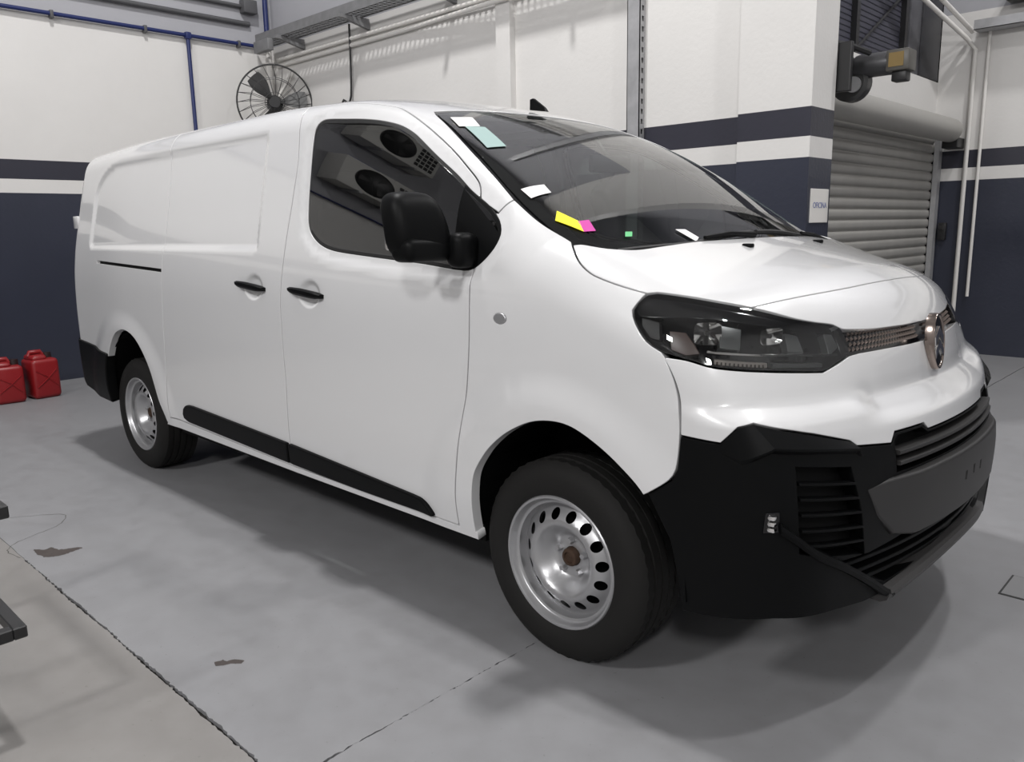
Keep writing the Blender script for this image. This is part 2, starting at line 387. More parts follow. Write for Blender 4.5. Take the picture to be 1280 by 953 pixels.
# ------------------------------------------------------------------ van seams and outlines
van=thing('panel_van',(0,0,0),'white panel van parked on grey concrete floor with black bumper and steel wheels','van')
BS=[(-1.51,.362),(-1.51,.49),(-1.495,.74),(-1.50,.92),(-1.506,1.12),(-1.483,1.355),(-1.462,1.65),(-1.485,1.80),(-1.535,.72,1.907)]   # seam behind the front door
bs=cr(sxz(BS))
RSM=[(-2.74,.40),(-2.73,.60),(-2.70,.90),(-2.69,1.235),(-2.71,1.605),(-2.74,1.80),(-2.76,.72,1.912)]                                  # rear edge of sliding door
rs=cr(sxz(RSM))
PHT=math.radians(48.5)*.95
DT=[(-1.535,.72,1.907),(-1.35,.735,1.898),(-1.161,.741,1.884),(-1.027,.730,1.864),(-.925,.722,1.84),(-.743,.755,1.756),(-.577,.787,1.662),(-.463,.814,1.586),(-.394,.834,1.533),(-.364,.862,1.479)]
dt=cr(sxz(DT))
DF=[(-.364,.862,1.479),(-.348,1.40),(-.334,1.32),(-.341,1.249),(-.335,1.043),(-.346,.882),(-.367,.757),(-.396,.593),(-.413,.479),(-.421,.362)]
df=cr(sxz(DF))
win=cr(sxz(WIN),closed=True)
ARCH=cr(sxz([(-.345,.20),(-.338,.36),(-.318,.559),(-.262,.653),(-.20,.715),(-.132,.762),(-.045,.802),(.04,.817),(.115,.811),(.20,.777),(.283,.727),(.368,.655),(.43,.54),(.462,.40),(.465,.20)]))
arch=np.concatenate([ARCH,sxz([(.465,.15),(-.345,.15)])])
RARCH=cr(sxz([(-3.60,.20),(-3.58,.44),(-3.55,.592),(-3.48,.71),(-3.37,.81),(-3.245,.85),(-3.12,.835),(-3.01,.775),(-2.90,.655),(-2.835,.49),(-2.80,.38),(-2.79,.2)]))
rarch=np.concatenate([RARCH,sxz([(-2.79,.15),(-3.6,.15)])])
AF=[(-.279,.868,1.437),(-.246,.824,1.478)]
SE=[(-.246,.824,1.478),(-.125,.833,1.403),(-.001,.832,1.345)]
HS=[(-.001,.832,1.345),(.032,.862,1.319),(.060,.882,1.296),(.092,.894,1.273),(.138,.901,1.25),(.221,.895,1.225),(.307,.881,1.205)]
HLs=[(.307,.881,1.205),(.296,.909,1.18),(.289,.924,1.161),(.307,.937,1.127),(.35,.946,1.081),(.399,.947,1.057),(.41,.948,1.045)]
BF=[(.41,.948,1.045),(.440,.951,.99),(.458,.953,.93),(.466,.955,.84),(.457,.955,.745),(.438,.956,.712),(.368,.966,.660)]
paint,blk=M['paint'],M['blackplastic']
# ---- side panels
fend_poly=np.concatenate([df[::-1][:-1],sxz(AF),cr(sxz(SE))[1:],cr(sxz(HS))[1:],cr(sxz(HLs))[1:],cr(sxz(BF))[1:],sxz([(.33,.60),(.28,.345),(-.30,.336),(-.421,.345)])])
door_poly=np.concatenate([bs,dt[1:],df[1:]])
slide_poly=np.concatenate([rs,bs[::-1]])
def fender(mi): return panel('front_fender',FS,fend_poly,paint,van,cuts=[win,arch],h=.026,mirror=mi)
both(fender)
HX=[(float(q[0]),float(q[1]),.095,.07) for q in (sxz([(hx+.012,hz-.002)])[0] for hx,hz in HANDLES)]
def dooru(mi): return panel('front_door',FS,door_poly,paint,van,cuts=[win],h=.026,extra=HX[1:],mirror=mi)
fdoors=both(dooru)
def slideu(mi): return panel('sliding_door' if not mi else 'cargo_side_panel',FS,slide_poly,paint,van,h=.018,extra=HX[:1],mirror=mi)
sdoors=both(slideu)
SLOT=sxz([(-3.643,1.238),(-3.643,1.222),(-2.70,1.192),(-2.70,1.208)])
quart_poly=np.concatenate([rs[::-1],sxz([(-2.80,.36),(-3.3,.36),(-3.42,.66),(-4.06,.70)]),sxz([(-4.06,.95),(-4.06,1.2),(-4.055,1.5)]),np.array([[-4.05,math.radians(35)*.95],[-4.04,PHT]])])
def quarter(mi): return panel('rear_quarter_panel',FS,quart_poly,paint,van,cuts=[rarch,SLOT],h=.017,mirror=mi)
quarters=both(quarter)
def sill(mi): return panel('door_sill',FS,dens(sxz([(-2.81,.352),(-1.5,.338),(-.33,.332),(-.33,.362),(-1.5,.363),(-2.76,.399)])),paint,van,h=.03,mirror=mi,gap=0,er=.0015)
both(sill)
for mi in (False,True):
    q=quarters[1 if mi else 0]
    panel('sliding_rail',FS,sxz([(-3.66,1.25),(-3.66,1.21),(-2.69,1.18),(-2.69,1.22)]),M['void'],q,off=-.02,h=.05,depth=.002,mirror=mi)
# ---- roof with both windscreen pillars
rp=np.concatenate([np.array([[-4.04,PHT]]),np.array([[-2.76,PHT]]),sxz([DT[0]]),dt[1:],sxz([(-.33,.864,1.462)]),sxz(AF),cr(sxz([(-.246,.824,1.478),(-.363,.797,1.561),(-.567,.744,1.691),(-.70,.700,1.766),(-.78,.672,1.806),(-.83,.640,1.828)]))[1:],cr(FS.inv([(-.83,-.640,1.828),(-.824,-.50,1.842),(-.812,-.337,1.85),(-.80,-.15,1.855),(-.797,0,1.856)]))[1:]])
rpm=rp.copy(); rpm[:,1]=math.pi*.95-rpm[:,1]
roof_poly=np.concatenate([rp,rpm[::-1][1:]])
winL=win.copy(); winL[:,1]=math.pi*.95-winL[:,1]
panel('roof',FS,roof_poly,paint,van,cuts=[win,winL],h=.035,fn=FG)
# ---- rear
RD=np.array([(math.radians(t)*.8,z) for t,z in ((57.4,.72),(57.4,1.2),(56.9,1.5),(55.3,1.72),(52.5,1.84),(40,1.885),(20,1.895),(.25,1.90),(.25,.72))])
for mi in (False,True): panel('rear_door',FB,RD,paint,van,h=.04,mirror=mi)
def rb(mi): return panel('rear_bumper_corner',FS,dens(sxz([(-4.075,.732),(-3.46,.685),(-3.46,.36),(-3.80,.37),(-4.03,.41),(-4.075,.46)])),blk,van,cuts=[rarch],h=.03,off=.012,depth=.05,mirror=mi,er=.008)
both(rb)
panel('rear_bumper',FB,np.array([(math.radians(t)*.8,z) for t,z in ((57.8,.732),(57.8,.46),(55,.41),(-55,.41),(-57.8,.46),(-57.8,.732))]),blk,van,h=.05,off=.013,depth=.05)
for sy in (-1,1):
    for z0 in (1.47,.86):
        MB().bbox(-4.128,-4.05,sy*.868-.012,sy*.868+.012,z0-.04,z0+.04,.006).build('rear_door_hinge',paint,van,angle=40)
# ---- side cladding
TR1=np.concatenate([cr(sxz([(-2.555,.455),(-2.54,.488),(-2.50,.508),(-2.44,.512)])),sxz([(-1.518,.476)])]);TR2=sxz([(-1.518,.378),(-2.0,.395),(-2.50,.412),(-2.545,.425)])
def clad1(mi): return panel('cladding_strip',FS,np.concatenate([TR1,TR2]),blk,sdoors[1 if mi else 0],h=.02,off=.016,depth=.012,er=.006,mirror=mi,gap=0)
TR3=np.concatenate([sxz([(-1.508,.476)]),cr(sxz([(-.66,.430),(-.61,.424),(-.575,.408),(-.537,.371)]))]);TR4=sxz([(-.56,.364),(-1.0,.366),(-1.508,.378)])
def clad2(mi): return panel('cladding_strip',FS,np.concatenate([TR3,TR4]),blk,fdoors[1 if mi else 0],h=.02,off=.016,depth=.012,er=.006,mirror=mi,gap=0)
both(clad1); both(clad2)
# ---- windows
def flat_glass(P,n,U):
    x,y,z=P.T; A=np.stack([1+0*x,x,z,z*z,x*z],1); c=np.linalg.lstsq(A,y,rcond=None)[0]; yy=A@c
    N_=np.stack([c[1]+c[4]*z,-np.ones(len(x)),c[2]+2*c[3]*z+c[4]*x],1); N_/=np.linalg.norm(N_,axis=1)[:,None]; return np.stack([x,yy,z],1),N_
def sdoor_glass(mi):
    front=sxz([(-.372,1.6),(-.372,1.0),(-.1,1.0),(-.1,1.6)])
    wi=inset(win,.005)
    g=panel('side_window',FS,wi,M['tint'],fdoors[1 if mi else 0],h=.04,off=-.019,depth=.004,mirror=mi,gap=0,er=.001,fn=FSM,post=flat_glass)
    s=panel('window_seal',FS,inset(win,-.0015),M['seal'],fdoors[1 if mi else 0],cuts=[inset(win,.016)],h=.01,off=-.003,depth=.028,mirror=mi,gap=0,er=.003)
    q=[p for p in dens(inset(win,.0),.006) if p[0]>-.455]
    q=np.array(q); q=q[np.argsort(np.arctan2(q[:,1]-q[:,1].mean(),q[:,0]-q[:,0].mean()))]
    panel('quarter_trim',FS,q,M['gloss'] if False else M['blackplastic'],van,h=.02,off=-.0012,depth=.02,mirror=mi,gap=.001,er=.002)
    return g
both(sdoor_glass)
scr_edge=[(-.235,.813,1.472),(-.363,.786,1.556),(-.567,.733,1.686),(-.70,.690,1.760),(-.775,.662,1.799),(-.815,.635,1.820),(-.810,.50,1.837),(-.797,.337,1.845),(-.785,.15,1.85),(-.782,0,1.851)]
scr_low=[(.03,.79,1.31),(0,.822,1.343),(-.125,.822,1.395)]
def scr_uv(L): return FW.inv([(a,-b,c) for a,b,c in L])
half=np.concatenate([np.array([[.66,0.]]),np.array([[.655,-.3],[.63,-.55],[.56,-.72]]),cr(scr_uv([(.0,.826,1.343),(-.125,.825,1.395)]+scr_edge))])
scr_poly=np.concatenate([half,(half*np.array([1,-1]))[::-1][1:-1]])
screen=panel('windscreen',FW,scr_poly,M['screen'],van,h=.05,off=-.003,depth=.004,fn=FG,gap=0,er=.001)
fr_in=inset(scr_poly,.045); fr_in[:,0]=np.minimum(fr_in[:,0],.545-.10*fr_in[:,1]**2); fr_in=dens(fr_in,.02)
panel('windscreen_frit',FW,inset(scr_poly,-.012),M['gloss'],screen,cuts=[fr_in],h=.03,off=-.009,depth=.003,fn=FG,gap=0,er=.001)
# papers behind the windscreen (W sheet, centre u,v, size, rotation)
def note(name,m,q,off=.0012,lab=None):
    U=FW.inv(q); o=panel(name,FW,U,m,screen,h=.03,off=off,depth=.0008,fn=FG,gap=0,er=.0003)
    if lab: o['label']=lab
    return o
note('label_sticker',M['paper'],[(-.745,-.638,1.796),(-.727,-.544,1.801),(-.635,-.592,1.757),(-.656,-.677,1.753)],lab='white paper label at the top of the windscreen')
note('toll_tag',M['mint'],[(-.650,-.655,1.754),(-.624,-.578,1.754),(-.467,-.628,1.671),(-.482,-.709,1.662)],lab='pale green tag below the white label')
note('paper_slip',M['paper'],[(-.258,-.781,1.51),(-.237,-.691,1.526),(-.196,-.702,1.498),(-.209,-.785,1.48)],lab='white paper slip by the windscreen pillar')
note('sticky_note',M['yellow'],[(-.123,-.76,1.437),(-.056,-.73,1.403),(-.017,-.755,1.371),(-.098,-.797,1.407)],lab='yellow paper strip')
note('sticky_note',M['magenta'],[(-.058,-.735,1.404),(-.048,-.691,1.408),(-.003,-.713,1.373),(-.017,-.755,1.371)],lab='magenta paper square')
note('paper_slip',M['paper'],[(.093,-.411,1.37),(.103,-.368,1.369),(.147,-.353,1.342),(.159,-.387,1.33)],off=.004,lab='small white paper above the wiper')
note('wiper_tag',M['green'],[(.041,-.62,1.366),(.05,-.594,1.366),(.065,-.616,1.351),(.056,-.641,1.351)],off=.004,lab='tiny green tag by the wiper')
# ---- bonnet and front cap
def G3(L): return FGm.inv([(a,-b,c) for a,b,c in L])
HR=[(.218,0,1.337),(.208,.237,1.335),(.184,.415,1.332),(.167,.59,1.322),(.150,.718,1.315),(.105,.794,1.322),(.03,.83,1.336),(.012,.845,1.332)]
HT=[(.307,.881,1.205),(.329,.865,1.207),(.409,.829,1.197),(.475,.788,1.182),(.542,.728,1.166)]
SH=[(.542,.728,1.166),(.578,.583,1.179),(.610,.43,1.187),(.630,.30,1.193),(.641,.15,1.197),(.645,0,1.198)]
hh=np.concatenate([cr(G3(HR)),cr(G3(HS[1:])),cr(G3(HT))[1:],cr(G3(SH))[1:]])
hood_poly=np.concatenate([hh,(hh*np.array([1,-1]))[::-1][1:-1]])
hood=panel('bonnet',FGm,hood_poly,paint,van,h=.024,fn=FH)
CT=[(.542,.728,1.166),(.616,.639,1.134),(.650,.575,1.119),(.675,.508,1.106),(.692,.482,1.094),(.709,.421,1.088),(.728,.33,1.082),(.745,.20,1.078),(.752,.12,1.076),(.757,0,1.075)]
cc=np.concatenate([cr(G3(SH))[::-1],cr(G3(CT))[1:]])
cap_poly=np.concatenate([cc,(cc*np.array([1,-1]))[::-1][1:-1]])
panel('bonnet_front_cap',FGm,cap_poly,paint,van,h=.02,fn=FH)
# ---- white bumper fascia
def symN(L): L=np.asarray(L); return np.concatenate([L,(L*np.array([-1,1]))[::-1]])
FT=[(72.3,1.045),(68.6,1.040),(64.5,1.023),(55.6,1.007),(46.1,.991)]
FT2=[(42.1,1.007),(38.7,1.022),(35.4,1.025),(24.8,1.024),(12,1.021),(1e-3,1.020)]
FBt=[(1e-3,.792),(19.3,.792),(21,.812),(31.5,.813),(32.8,.785),(41.6,.801),(43.1,.818),(50,.853),(58.8,.890),(60.8,.881),(63,.836),(69.1,.840)]
FSd=[(69.1,.840),(69.3,.93),(70.4,.99),(72.3,1.045)]
fp=np.concatenate([cr(nz(FT)),nz(FT2),nz(FBt),cr(nz(FSd))[1:-1]])
panel('bumper_fascia',FN,symN(fp[::-1]) if False else np.concatenate([np.concatenate([cr(nz(FSd)),cr(nz(FT))[1:],nz(FT2)]),(np.concatenate([cr(nz(FSd)),cr(nz(FT))[1:],nz(FT2)])*np.array([-1,1]))[::-1][1:],(nz(FBt)*np.array([-1,1]))[::-1][1:],nz(FBt)[1:-1]]),paint,van,h=.014,depth=.03)
# ---- black lower bumper
BT=nz(FBt)
BSd=[(69.1,.840),(69.5,.745),(70.4,.712),(74.4,.658),(70.5,.54),(69.0,.42),(68.5,.335)]
BB=[(68.5,.335),(62,.346),(55,.360),(45,.352),(38,.340),(30,.342),(18,.362),(1e-3,.372)]
bh=np.concatenate([BT,nz(BSd)[1:],nz(BB)[1:]])
bump_poly=np.concatenate([bh[:-1],(bh*np.array([-1,1]))[::-1][1:-1]])
VENT=nz([(52.8,.778),(43.2,.752),(41.0,.63),(39.4,.50),(47,.525),(51.8,.548)])
SLT=nz([(31.6,.704),(31.8,.790),(30.6,.803),(22,.803),(19.6,.784),(1e-3,.784)]); SLT=np.concatenate([SLT,(SLT*np.array([-1,1]))[::-1][1:-1],nz([(-31.6,.704)])]) 
SLT=nz([(31.6,.704),(31.8,.790),(30.6,.803),(22,.803),(19.6,.784),(-19.6,.784),(-22,.803),(-30.6,.803),(-31.8,.790),(-31.6,.704)])
LOW=nz([(46,.500),(38,.495),(26,.515),(1e-3,.53),(-26,.515),(-38,.495),(-46,.500),(-39,.43),(-32,.378),(-18,.398),(1e-3,.412),(18,.398),(32,.378),(39,.43)])
mirN=lambda q:(q*np.array([-1,1]))
bumper=panel('front_bumper',FN,bump_poly,blk,van,cuts=[VENT,mirN(VENT),SLT,LOW],h=.022,depth=.04,fn=FSM)
panel('grille_backing',FN,inset(SLT,-.01),M['void'],bumper,h=.05,off=-.055,depth=.001,fn=FSM)
panel('grille_backing',FN,inset(LOW,-.01),M['void'],bumper,h=.05,off=-.07,depth=.001,fn=FSM)
for q in (VENT,mirN(VENT)): panel('vent_backing',FN,inset(q,-.01),M['void'],bumper,h=.05,off=-.045,depth=.001,fn=FSM)
def bar(name,a,m,parent,mir=True):
    for s in ((1,-1) if mir else (1,)):
        P,fr,pf=nbar(a[0]*s,a[1]*s,*a[2:]); MB().sweep(P,fr,pf).build(name,m,parent,angle=35)
for i,z in enumerate((.722,.682,.641,.598,.556)): bar('vent_slat',(52.3-.2*i,42.0-.6*i,z+.010,z-.016,.012,.0038,-.012),blk,bumper)
for z in (.728,.757): bar('grille_slat',(31.3,-31.3,z,z,.02,.0065,-.012,60),M['greyplastic'],bumper,False)
for z in (.488,.455,.425): bar('grille_slat',(44-(.488-z)*90,-44+(.488-z)*90,z-.012,z-.012,.02,.006,-.03,60),blk,bumper,False)
# number-plate bar
PB=np.concatenate([nz([(40,.690),(33,.697),(18,.700),(1e-3,.700)]),nz([(1e-3,.520),(18,.512),(27,.512),(33,.530),(37.5,.60)])])
PB=nz([(40.5,.688),(33,.695),(18,.699),(-18,.699),(-33,.695),(-40.5,.688),(-37.5,.60),(-33,.530),(-27,.512),(-18,.512),(18,.512),(27,.512),(33,.530),(37.5,.60)])
def pbpost(P,n,U):
    k=(1-sstep(rad(24),rad(40),np.abs(U[:,0])))[:,None]; return P+n*.026*k+n*.002,n
PH=[nz([(t-.65,z-.015),(t+.65,z-.015),(t+.65,z+.015),(t-.65,z+.015)]) for t,z in ((5.4,.617),(0,.621),(-5.4,.617))]
pb=panel('number_plate_bar',FN,PB,M['greyplastic'],bumper,cuts=PH,h=.03,off=0,depth=.04,fn=FSM,gap=0,er=.010,cutgap=-.010,post=pbpost)
# brow above the vent
for s in (1,-1):
    UPS=[(63.2,.834),(60.9,.879),(58.9,.888),(51,.853),(43.2,.817),(41.7,.800)]; LOS=[(63.0,.812),(60.2,.798),(56.4,.832),(49.3,.815),(42.0,.797),(40.3,.772)]; OFF=[0,.006,.019,.019,.018,.0]
    ti=np.linspace(0,5,41); kk=np.arange(6); f_=lambda A:np.stack([np.interp(ti,kk,np.array(A)[:,i]) for i in (0,1)],1)
    A,nA=FN.at(nz(f_(UPS))*np.array([s,1]),FSM); B,nB=FN.at(nz(f_(LOS))*np.array([s,1]),FSM); ofs=np.interp(ti,kk,OFF)[:,None]
    r0=A-nA*.004; r1=A+nA*.003; r2=B+nB*ofs; r3=B+nB*(ofs-.003)-np.array([0,0,.006]); r4=B-np.array([0,0,.020])-nB*.004
    V=np.concatenate([r0,r1,r2,r3,r4]); fs=[(i*41+j,i*41+j+1,(i+1)*41+j+1,(i+1)*41+j) for i in range(4) for j in range(40)]
    if s<0: fs=[f[::-1] for f in fs]
    mesh('bumper_brow',V,fs,blk,bumper,angle=14)
    # diagonal blade from the fog lamp down to the lip
    P,nn=FN.at(cr(nz([(55*s,.628),(53*s,.60),(50*s,.553),(44*s,.485),(38*s,.415),(33*s,.358),(31*s,.345)]),.015),FSM); nn[:,2]=0
    MB().sweep(P+nn*.008,[(q,(0,0,1)) for q in nn],[(-.03,-.018),(.010,-.016),(.018,-.004),(.014,.008),(-.03,.014)]).build('bumper_blade',blk,bumper,angle=30)
    # fog lamp
    fl=panel('fog_lamp',FN,nz([(57.2*s,.608),(57.0*s,.663),(55.0*s,.668),(54.9*s,.612)]),M['gloss'],bumper,h=.02,off=.006,depth=.02,fn=FSM,gap=0)
    for i in range(3):
        p,n_=FN.at(nz([(56.0*s,.622+.016*i)]),FSM); p=p[0]+n_[0]*.008
        MB().bbox(p[0]-.010,p[0]+.010,p[1]-.010,p[1]+.010,p[2]-.006,p[2]+.006,.004).build('fog_lamp_led',M['chrome'],fl,angle=40)
# lip under the lower grille
U=nz([(t,.352+.048*math.cos(math.radians(t/33*90))**1) for t in np.linspace(33,-33,61)]); P,nn=FN.at(U,FSM); nn[:,2]=0
MB().sweep(P,[(q,(0,0,1)) for q in nn],[(-.05,-.036),(.0,-.034),(.020,-.022),(.026,-.004),(.020,.012),(-.05,.026)]).build('bumper_lip',M['lip'],bumper,angle=35)
# ---- grille strip between the headlamps
GST=nz([(38.7,1.022),(39.6,1.094),(34.7,1.090),(27.7,1.084),(12,1.079),(-12,1.079),(-27.7,1.084),(-34.7,1.090),(-39.6,1.094),(-38.7,1.022),(-35.4,1.025),(-24.8,1.024),(-12,1.021),(12,1.021),(24.8,1.024),(35.4,1.025)])
grille=panel('grille_strip',FN,inset(GST,-.006),M['gloss'],van,h=.03,off=-.022,depth=.001,fn=FSM,gap=0)
mb=MB()
for r in range(4):
    z=1.0315+r*.0135
    for i in range(-27,28):
        th=(i+.5*(r%2))*1.42
        if abs(th)>37.5 or abs(th)<4: continue
        p,n_=FN.at(nz([(th,z)]),FSM) if False else (None,None)
        mb.v.append((th,z)); 
TH=np.array(mb.v); P,nn=FN.at(nz(TH),FSM); mb=MB()
for p,n_ in zip(P,nn):
    n_=np.array([n_[0],n_[1],0]); n_/=np.linalg.norm(n_); t_=np.array([-n_[1],n_[0],0]); c=p-n_*.020; a,b=.0046,.0075
    mb.add([c-t_*a,c+np.array([0,0,-b]),c+t_*a,c+np.array([0,0,b]),c+n_*.008+np.array([0,0,.001])],[(0,1,4),(1,2,4),(2,3,4),(3,0,4)])
tag(mb.build('grille_stud',M['darkchrome'],grille),kind='stuff')
# ---- badge: upright oval with two chevrons
bd=Vector((.804,0,1.012))
def ell(a,b,n=40): return [(a*math.cos(2*math.pi*i/n),b*math.sin(2*math.pi*i/n)) for i in range(n)]
TLT=math.radians(5)
def bpt(y,z,d): return (bd.x+d*math.cos(TLT)-z*math.sin(TLT),bd.y+y,bd.z+z*math.cos(TLT)+d*math.sin(TLT))
mb=MB(); prof=[(1.0,-.022),(1.0,.000),(.97,.005),(.91,.006),(.87,.004),(.86,.001)]
v=[bpt(y*s,z*s,d) for s,d in prof for y,z in ell(.056,.090)]
f=[(i*40+j,i*40+(j+1)%40,(i+1)*40+(j+1)%40,(i+1)*40+j) for i in range(5) for j in range(40)]
badge=mesh('badge',v,f,M['darkchrome'],van,angle=50); badge['label']='upright oval chrome badge with double chevron'
mesh('badge_field',[bpt(y*.87,z*.87,.0015) for y,z in ell(.056,.090)],[tuple(range(40))],M['gloss'],badge)
for zo in (.012,-.030):
    o_=[(-.040,-.024),(-.040,.004),(0,.036),(.040,.004),(.040,-.024),(0,.010)]
    k=6; v=[bpt(y,z+zo,.0015) for y,z in o_]+[bpt(y*.97,z*.97+zo,.006) for y,z in o_]
    mesh('badge_chevron',v,[(6,7,8,11),(8,9,10,11)]+[(i,(i+1)%6,6+(i+1)%6,6+i) for i in range(6)],M['chrome'],badge)
# ---- headlamps
HLO=[(76.6,1.203),(75.1,1.207),(69.6,1.197),(64,1.182),(58.9,1.165),(51.1,1.134),(45.5,1.117),(40.9,1.105),(39.3,1.092),(38.5,1.052),(38.6,1.024),(42.1,1.009),(46.1,.993),(55.6,1.009),(64.5,1.025),(68.6,1.042),(72.5,1.057),(75.2,1.081),(77.6,1.127),(78.4,1.161),(77.9,1.18)]
hl=cr(nz(HLO),.012,closed=True)
def nf(th,z,off): 
    p,n_=FN.at(nz([(th,z)]),FSM); return p[0]+n_[0]*off,n_[0]
for s in (1,-1):
    q=hl*np.array([s,1]); 
    lamp=panel('headlamp',FN,q,M['lens'],van,h=.02,off=-.001,depth=.075,fn=F,gap=.0015,fm=M['gloss']); lamp['label']='wraparound headlamp with clear lens over dark housing'
    panel('lamp_housing',FN,inset(q,.001),M['gloss'],lamp,h=.025,off=-.074,depth=.002,fn=FSM,gap=0)
    top=cr(nz([(77.3,1.197),(69.6,1.190),(58.9,1.158),(51.1,1.127),(41.5,1.100),(41.0,1.085),(51,1.108),(59,1.133),(68,1.150),(77.5,1.150)]),.012,closed=True)*np.array([s,1])
    panel('lamp_bezel',FN,top,M['gloss'],lamp,h=.02,off=-.012,depth=.04,fn=FSM,gap=0)
    for (th,z,rw,rh,dp,rl) in ((65.6,1.114,.036,.030,.026,0),(54.8,1.100,.040,.022,.024,0)):
        c,n_=nf(th*s,z,-.020); n_=np.array([n_[0],n_[1],0]); n_/=np.linalg.norm(n_); t_=np.array([-n_[1],n_[0],0]); zz=np.array([0,0,1.])
        v=[];f=[];NA,NR=28,8
        for r in range(NR+1):
            rr=r/NR
            for j in range(NA):
                a=2*math.pi*j/NA; ca,sa=math.cos(a),math.sin(a); e=(abs(ca)**5+abs(sa)**5)**(-1/5)
                v.append(c+t_*rw*rr*ca*e+zz*(rh*rr*sa*e)-n_*dp*(1-rr**2))
        for r in range(NR):
            for j in range(NA): f.append((r*NA+j,r*NA+(j+1)%NA,(r+1)*NA+(j+1)%NA,(r+1)*NA+j))
        mesh('lamp_reflector',v,f,M['chrome'],lamp,smooth=True)
        MB().tube([c-n_*dp,c-n_*.004],[.008,.006],12).build('lamp_bulb',M['greyplastic'],lamp,angle=40)
    def facep(nm,L,m_,off,dp=.02,sm=False):
        q=nz(L) if not sm else cr(nz(L),.012,closed=True); return panel(nm,FN,q*np.array([s,1]),m_,lamp,h=.02,off=off,depth=dp,fn=FSM,gap=0)
    facep('lamp_block',[(63.6,1.140),(60.0,1.128),(60.2,1.070),(63.6,1.078)],M['lampgrey'],-.024,.03)
    facep('lamp_block',[(51.6,1.112),(48.6,1.100),(47.6,1.052),(51.2,1.060)],M['lampgrey'],-.034,.02)
    for (a,b,z0,z1,m_,hn,hz,of) in ((65.6,41.5,1.060,1.026,M['chrome'],.014,.0035,-.022),(64.4,56.2,1.034,1.021,M['striplens'],.010,.0068,-.022),(55.2,45.2,1.018,1.004,M['lampgrey'],.010,.0060,-.024)):
        P,fr,pf=nbar(a*s,b*s,z0,z1,hn,hz,of); MB().sweep(P,fr,pf).build('daylight_strip',m_,lamp,angle=35)
    for i in range(12):
        c,n_=nf((64.0-.64*i)*s,1.0335-.00105*i,-.010); MB().bbox(c[0]-.0016,c[0]+.0016,c[1]-.0016,c[1]+.0016,c[2]-.006,c[2]+.006,.0006,1).build('daylight_fin',M['darkchrome'],lamp)
    facep('side_reflector',[(72.2,1.122),(69.2,1.120),(67.6,1.088),(66.6,1.062),(69.0,1.055),(71.6,1.066)],M['amber'],-.028)
    facep('side_marker',[(77.2,1.150),(73.8,1.140),(73.4,1.088),(75.2,1.092),(76.9,1.125)],M['greyplastic'],-.020)
    facep('lamp_inner_panel',[(43.6,1.092),(41.2,1.086),(40.0,1.050),(43.0,1.032)],M['lampgrey'],-.016)
# ---- cowl, wipers, washer jets
cow=[(-.02,.80),(.06,.80),(.15,.70),(.18,.55),(.205,.3),(.222,0)]
ct=np.array(cow); ring=np.concatenate([ct,(ct*np.array([1,-1]))[::-1][1:]]); n_=len(ring)
zt=lambda x,y:1.325-.03*y*y
v=[(x-.002,y,zt(x,y)-.012) for x,y in ring]+[(x-.16-.05*abs(y),y*.97,zt(x,y)-.04) for x,y in ring]+[(x,y,zt(x,y)-.12) for x,y in ring]
mesh('cowl',v,[(i,i+1,n_+i+1,n_+i) for i in range(n_-1)]+[(i,2*n_+i,2*n_+i+1,i+1) for i in range(n_-1)],M['dash'],van,smooth=True)
def W3(x,y,off):   # point on windscreen nearest the given x,y
    p,n_=FW.at(FW.inv([(x,y,1.315-.575*(x+.27*y*y-.22))]),FG); return p[0]+n_[0]*off
for ys,ye,xo,pv in ((-.74,-.06,.172,-.10),(-.02,.66,.172,.60)):
    pts=[W3(xo-.30*max(0,abs(yy)-.42)**1.2,yy,.013) for yy in np.linspace(ys,ye,14)]
    wb_=MB().tube(pts,.009,6).build('wiper_blade',M['seal'],van,angle=40)
    m0=Vector(pts[7]); m1=Vector(W3(xo-.30*max(0,abs(pv)-.42)**1.2+.012,pv,.02))
    MB().tube([m0+Vector((.004,0,.012)),(m0+m1)/2+Vector((.01,0,.012)),m1+Vector((.02,0,-.005))],[.006,.008,.011],8).build('wiper_arm',M['blackplastic'],wb_,angle=40)
for sy in (-1,1):
    p,n_=FGm.at(FGm.inv([(.288,sy*.272,1.312)]),FH); p=p[0]
    MB().bbox(p[0]-.020,p[0]+.014,p[1]-.014,p[1]+.014,p[2]-.004,p[2]+.010,.005).build('washer_jet',M['blackplastic'],hood,angle=40)
# ---- aerial
MB().add([(-.915,-.012,1.895),(-.825,-.012,1.88),(-.825,.012,1.88),(-.915,.012,1.895),(-.918,-.007,1.940),(-.900,-.007,1.943),(-.835,-.006,1.898),(-.835,.006,1.898),(-.900,.007,1.943),(-.918,.007,1.940)],
   [(0,1,6,5,4),(3,9,8,7,2),(0,4,9,3),(4,5,8,9),(5,6,7,8),(6,1,2,7),(0,3,2,1)]).build('aerial_fin',M['blackplastic'],van,angle=30)
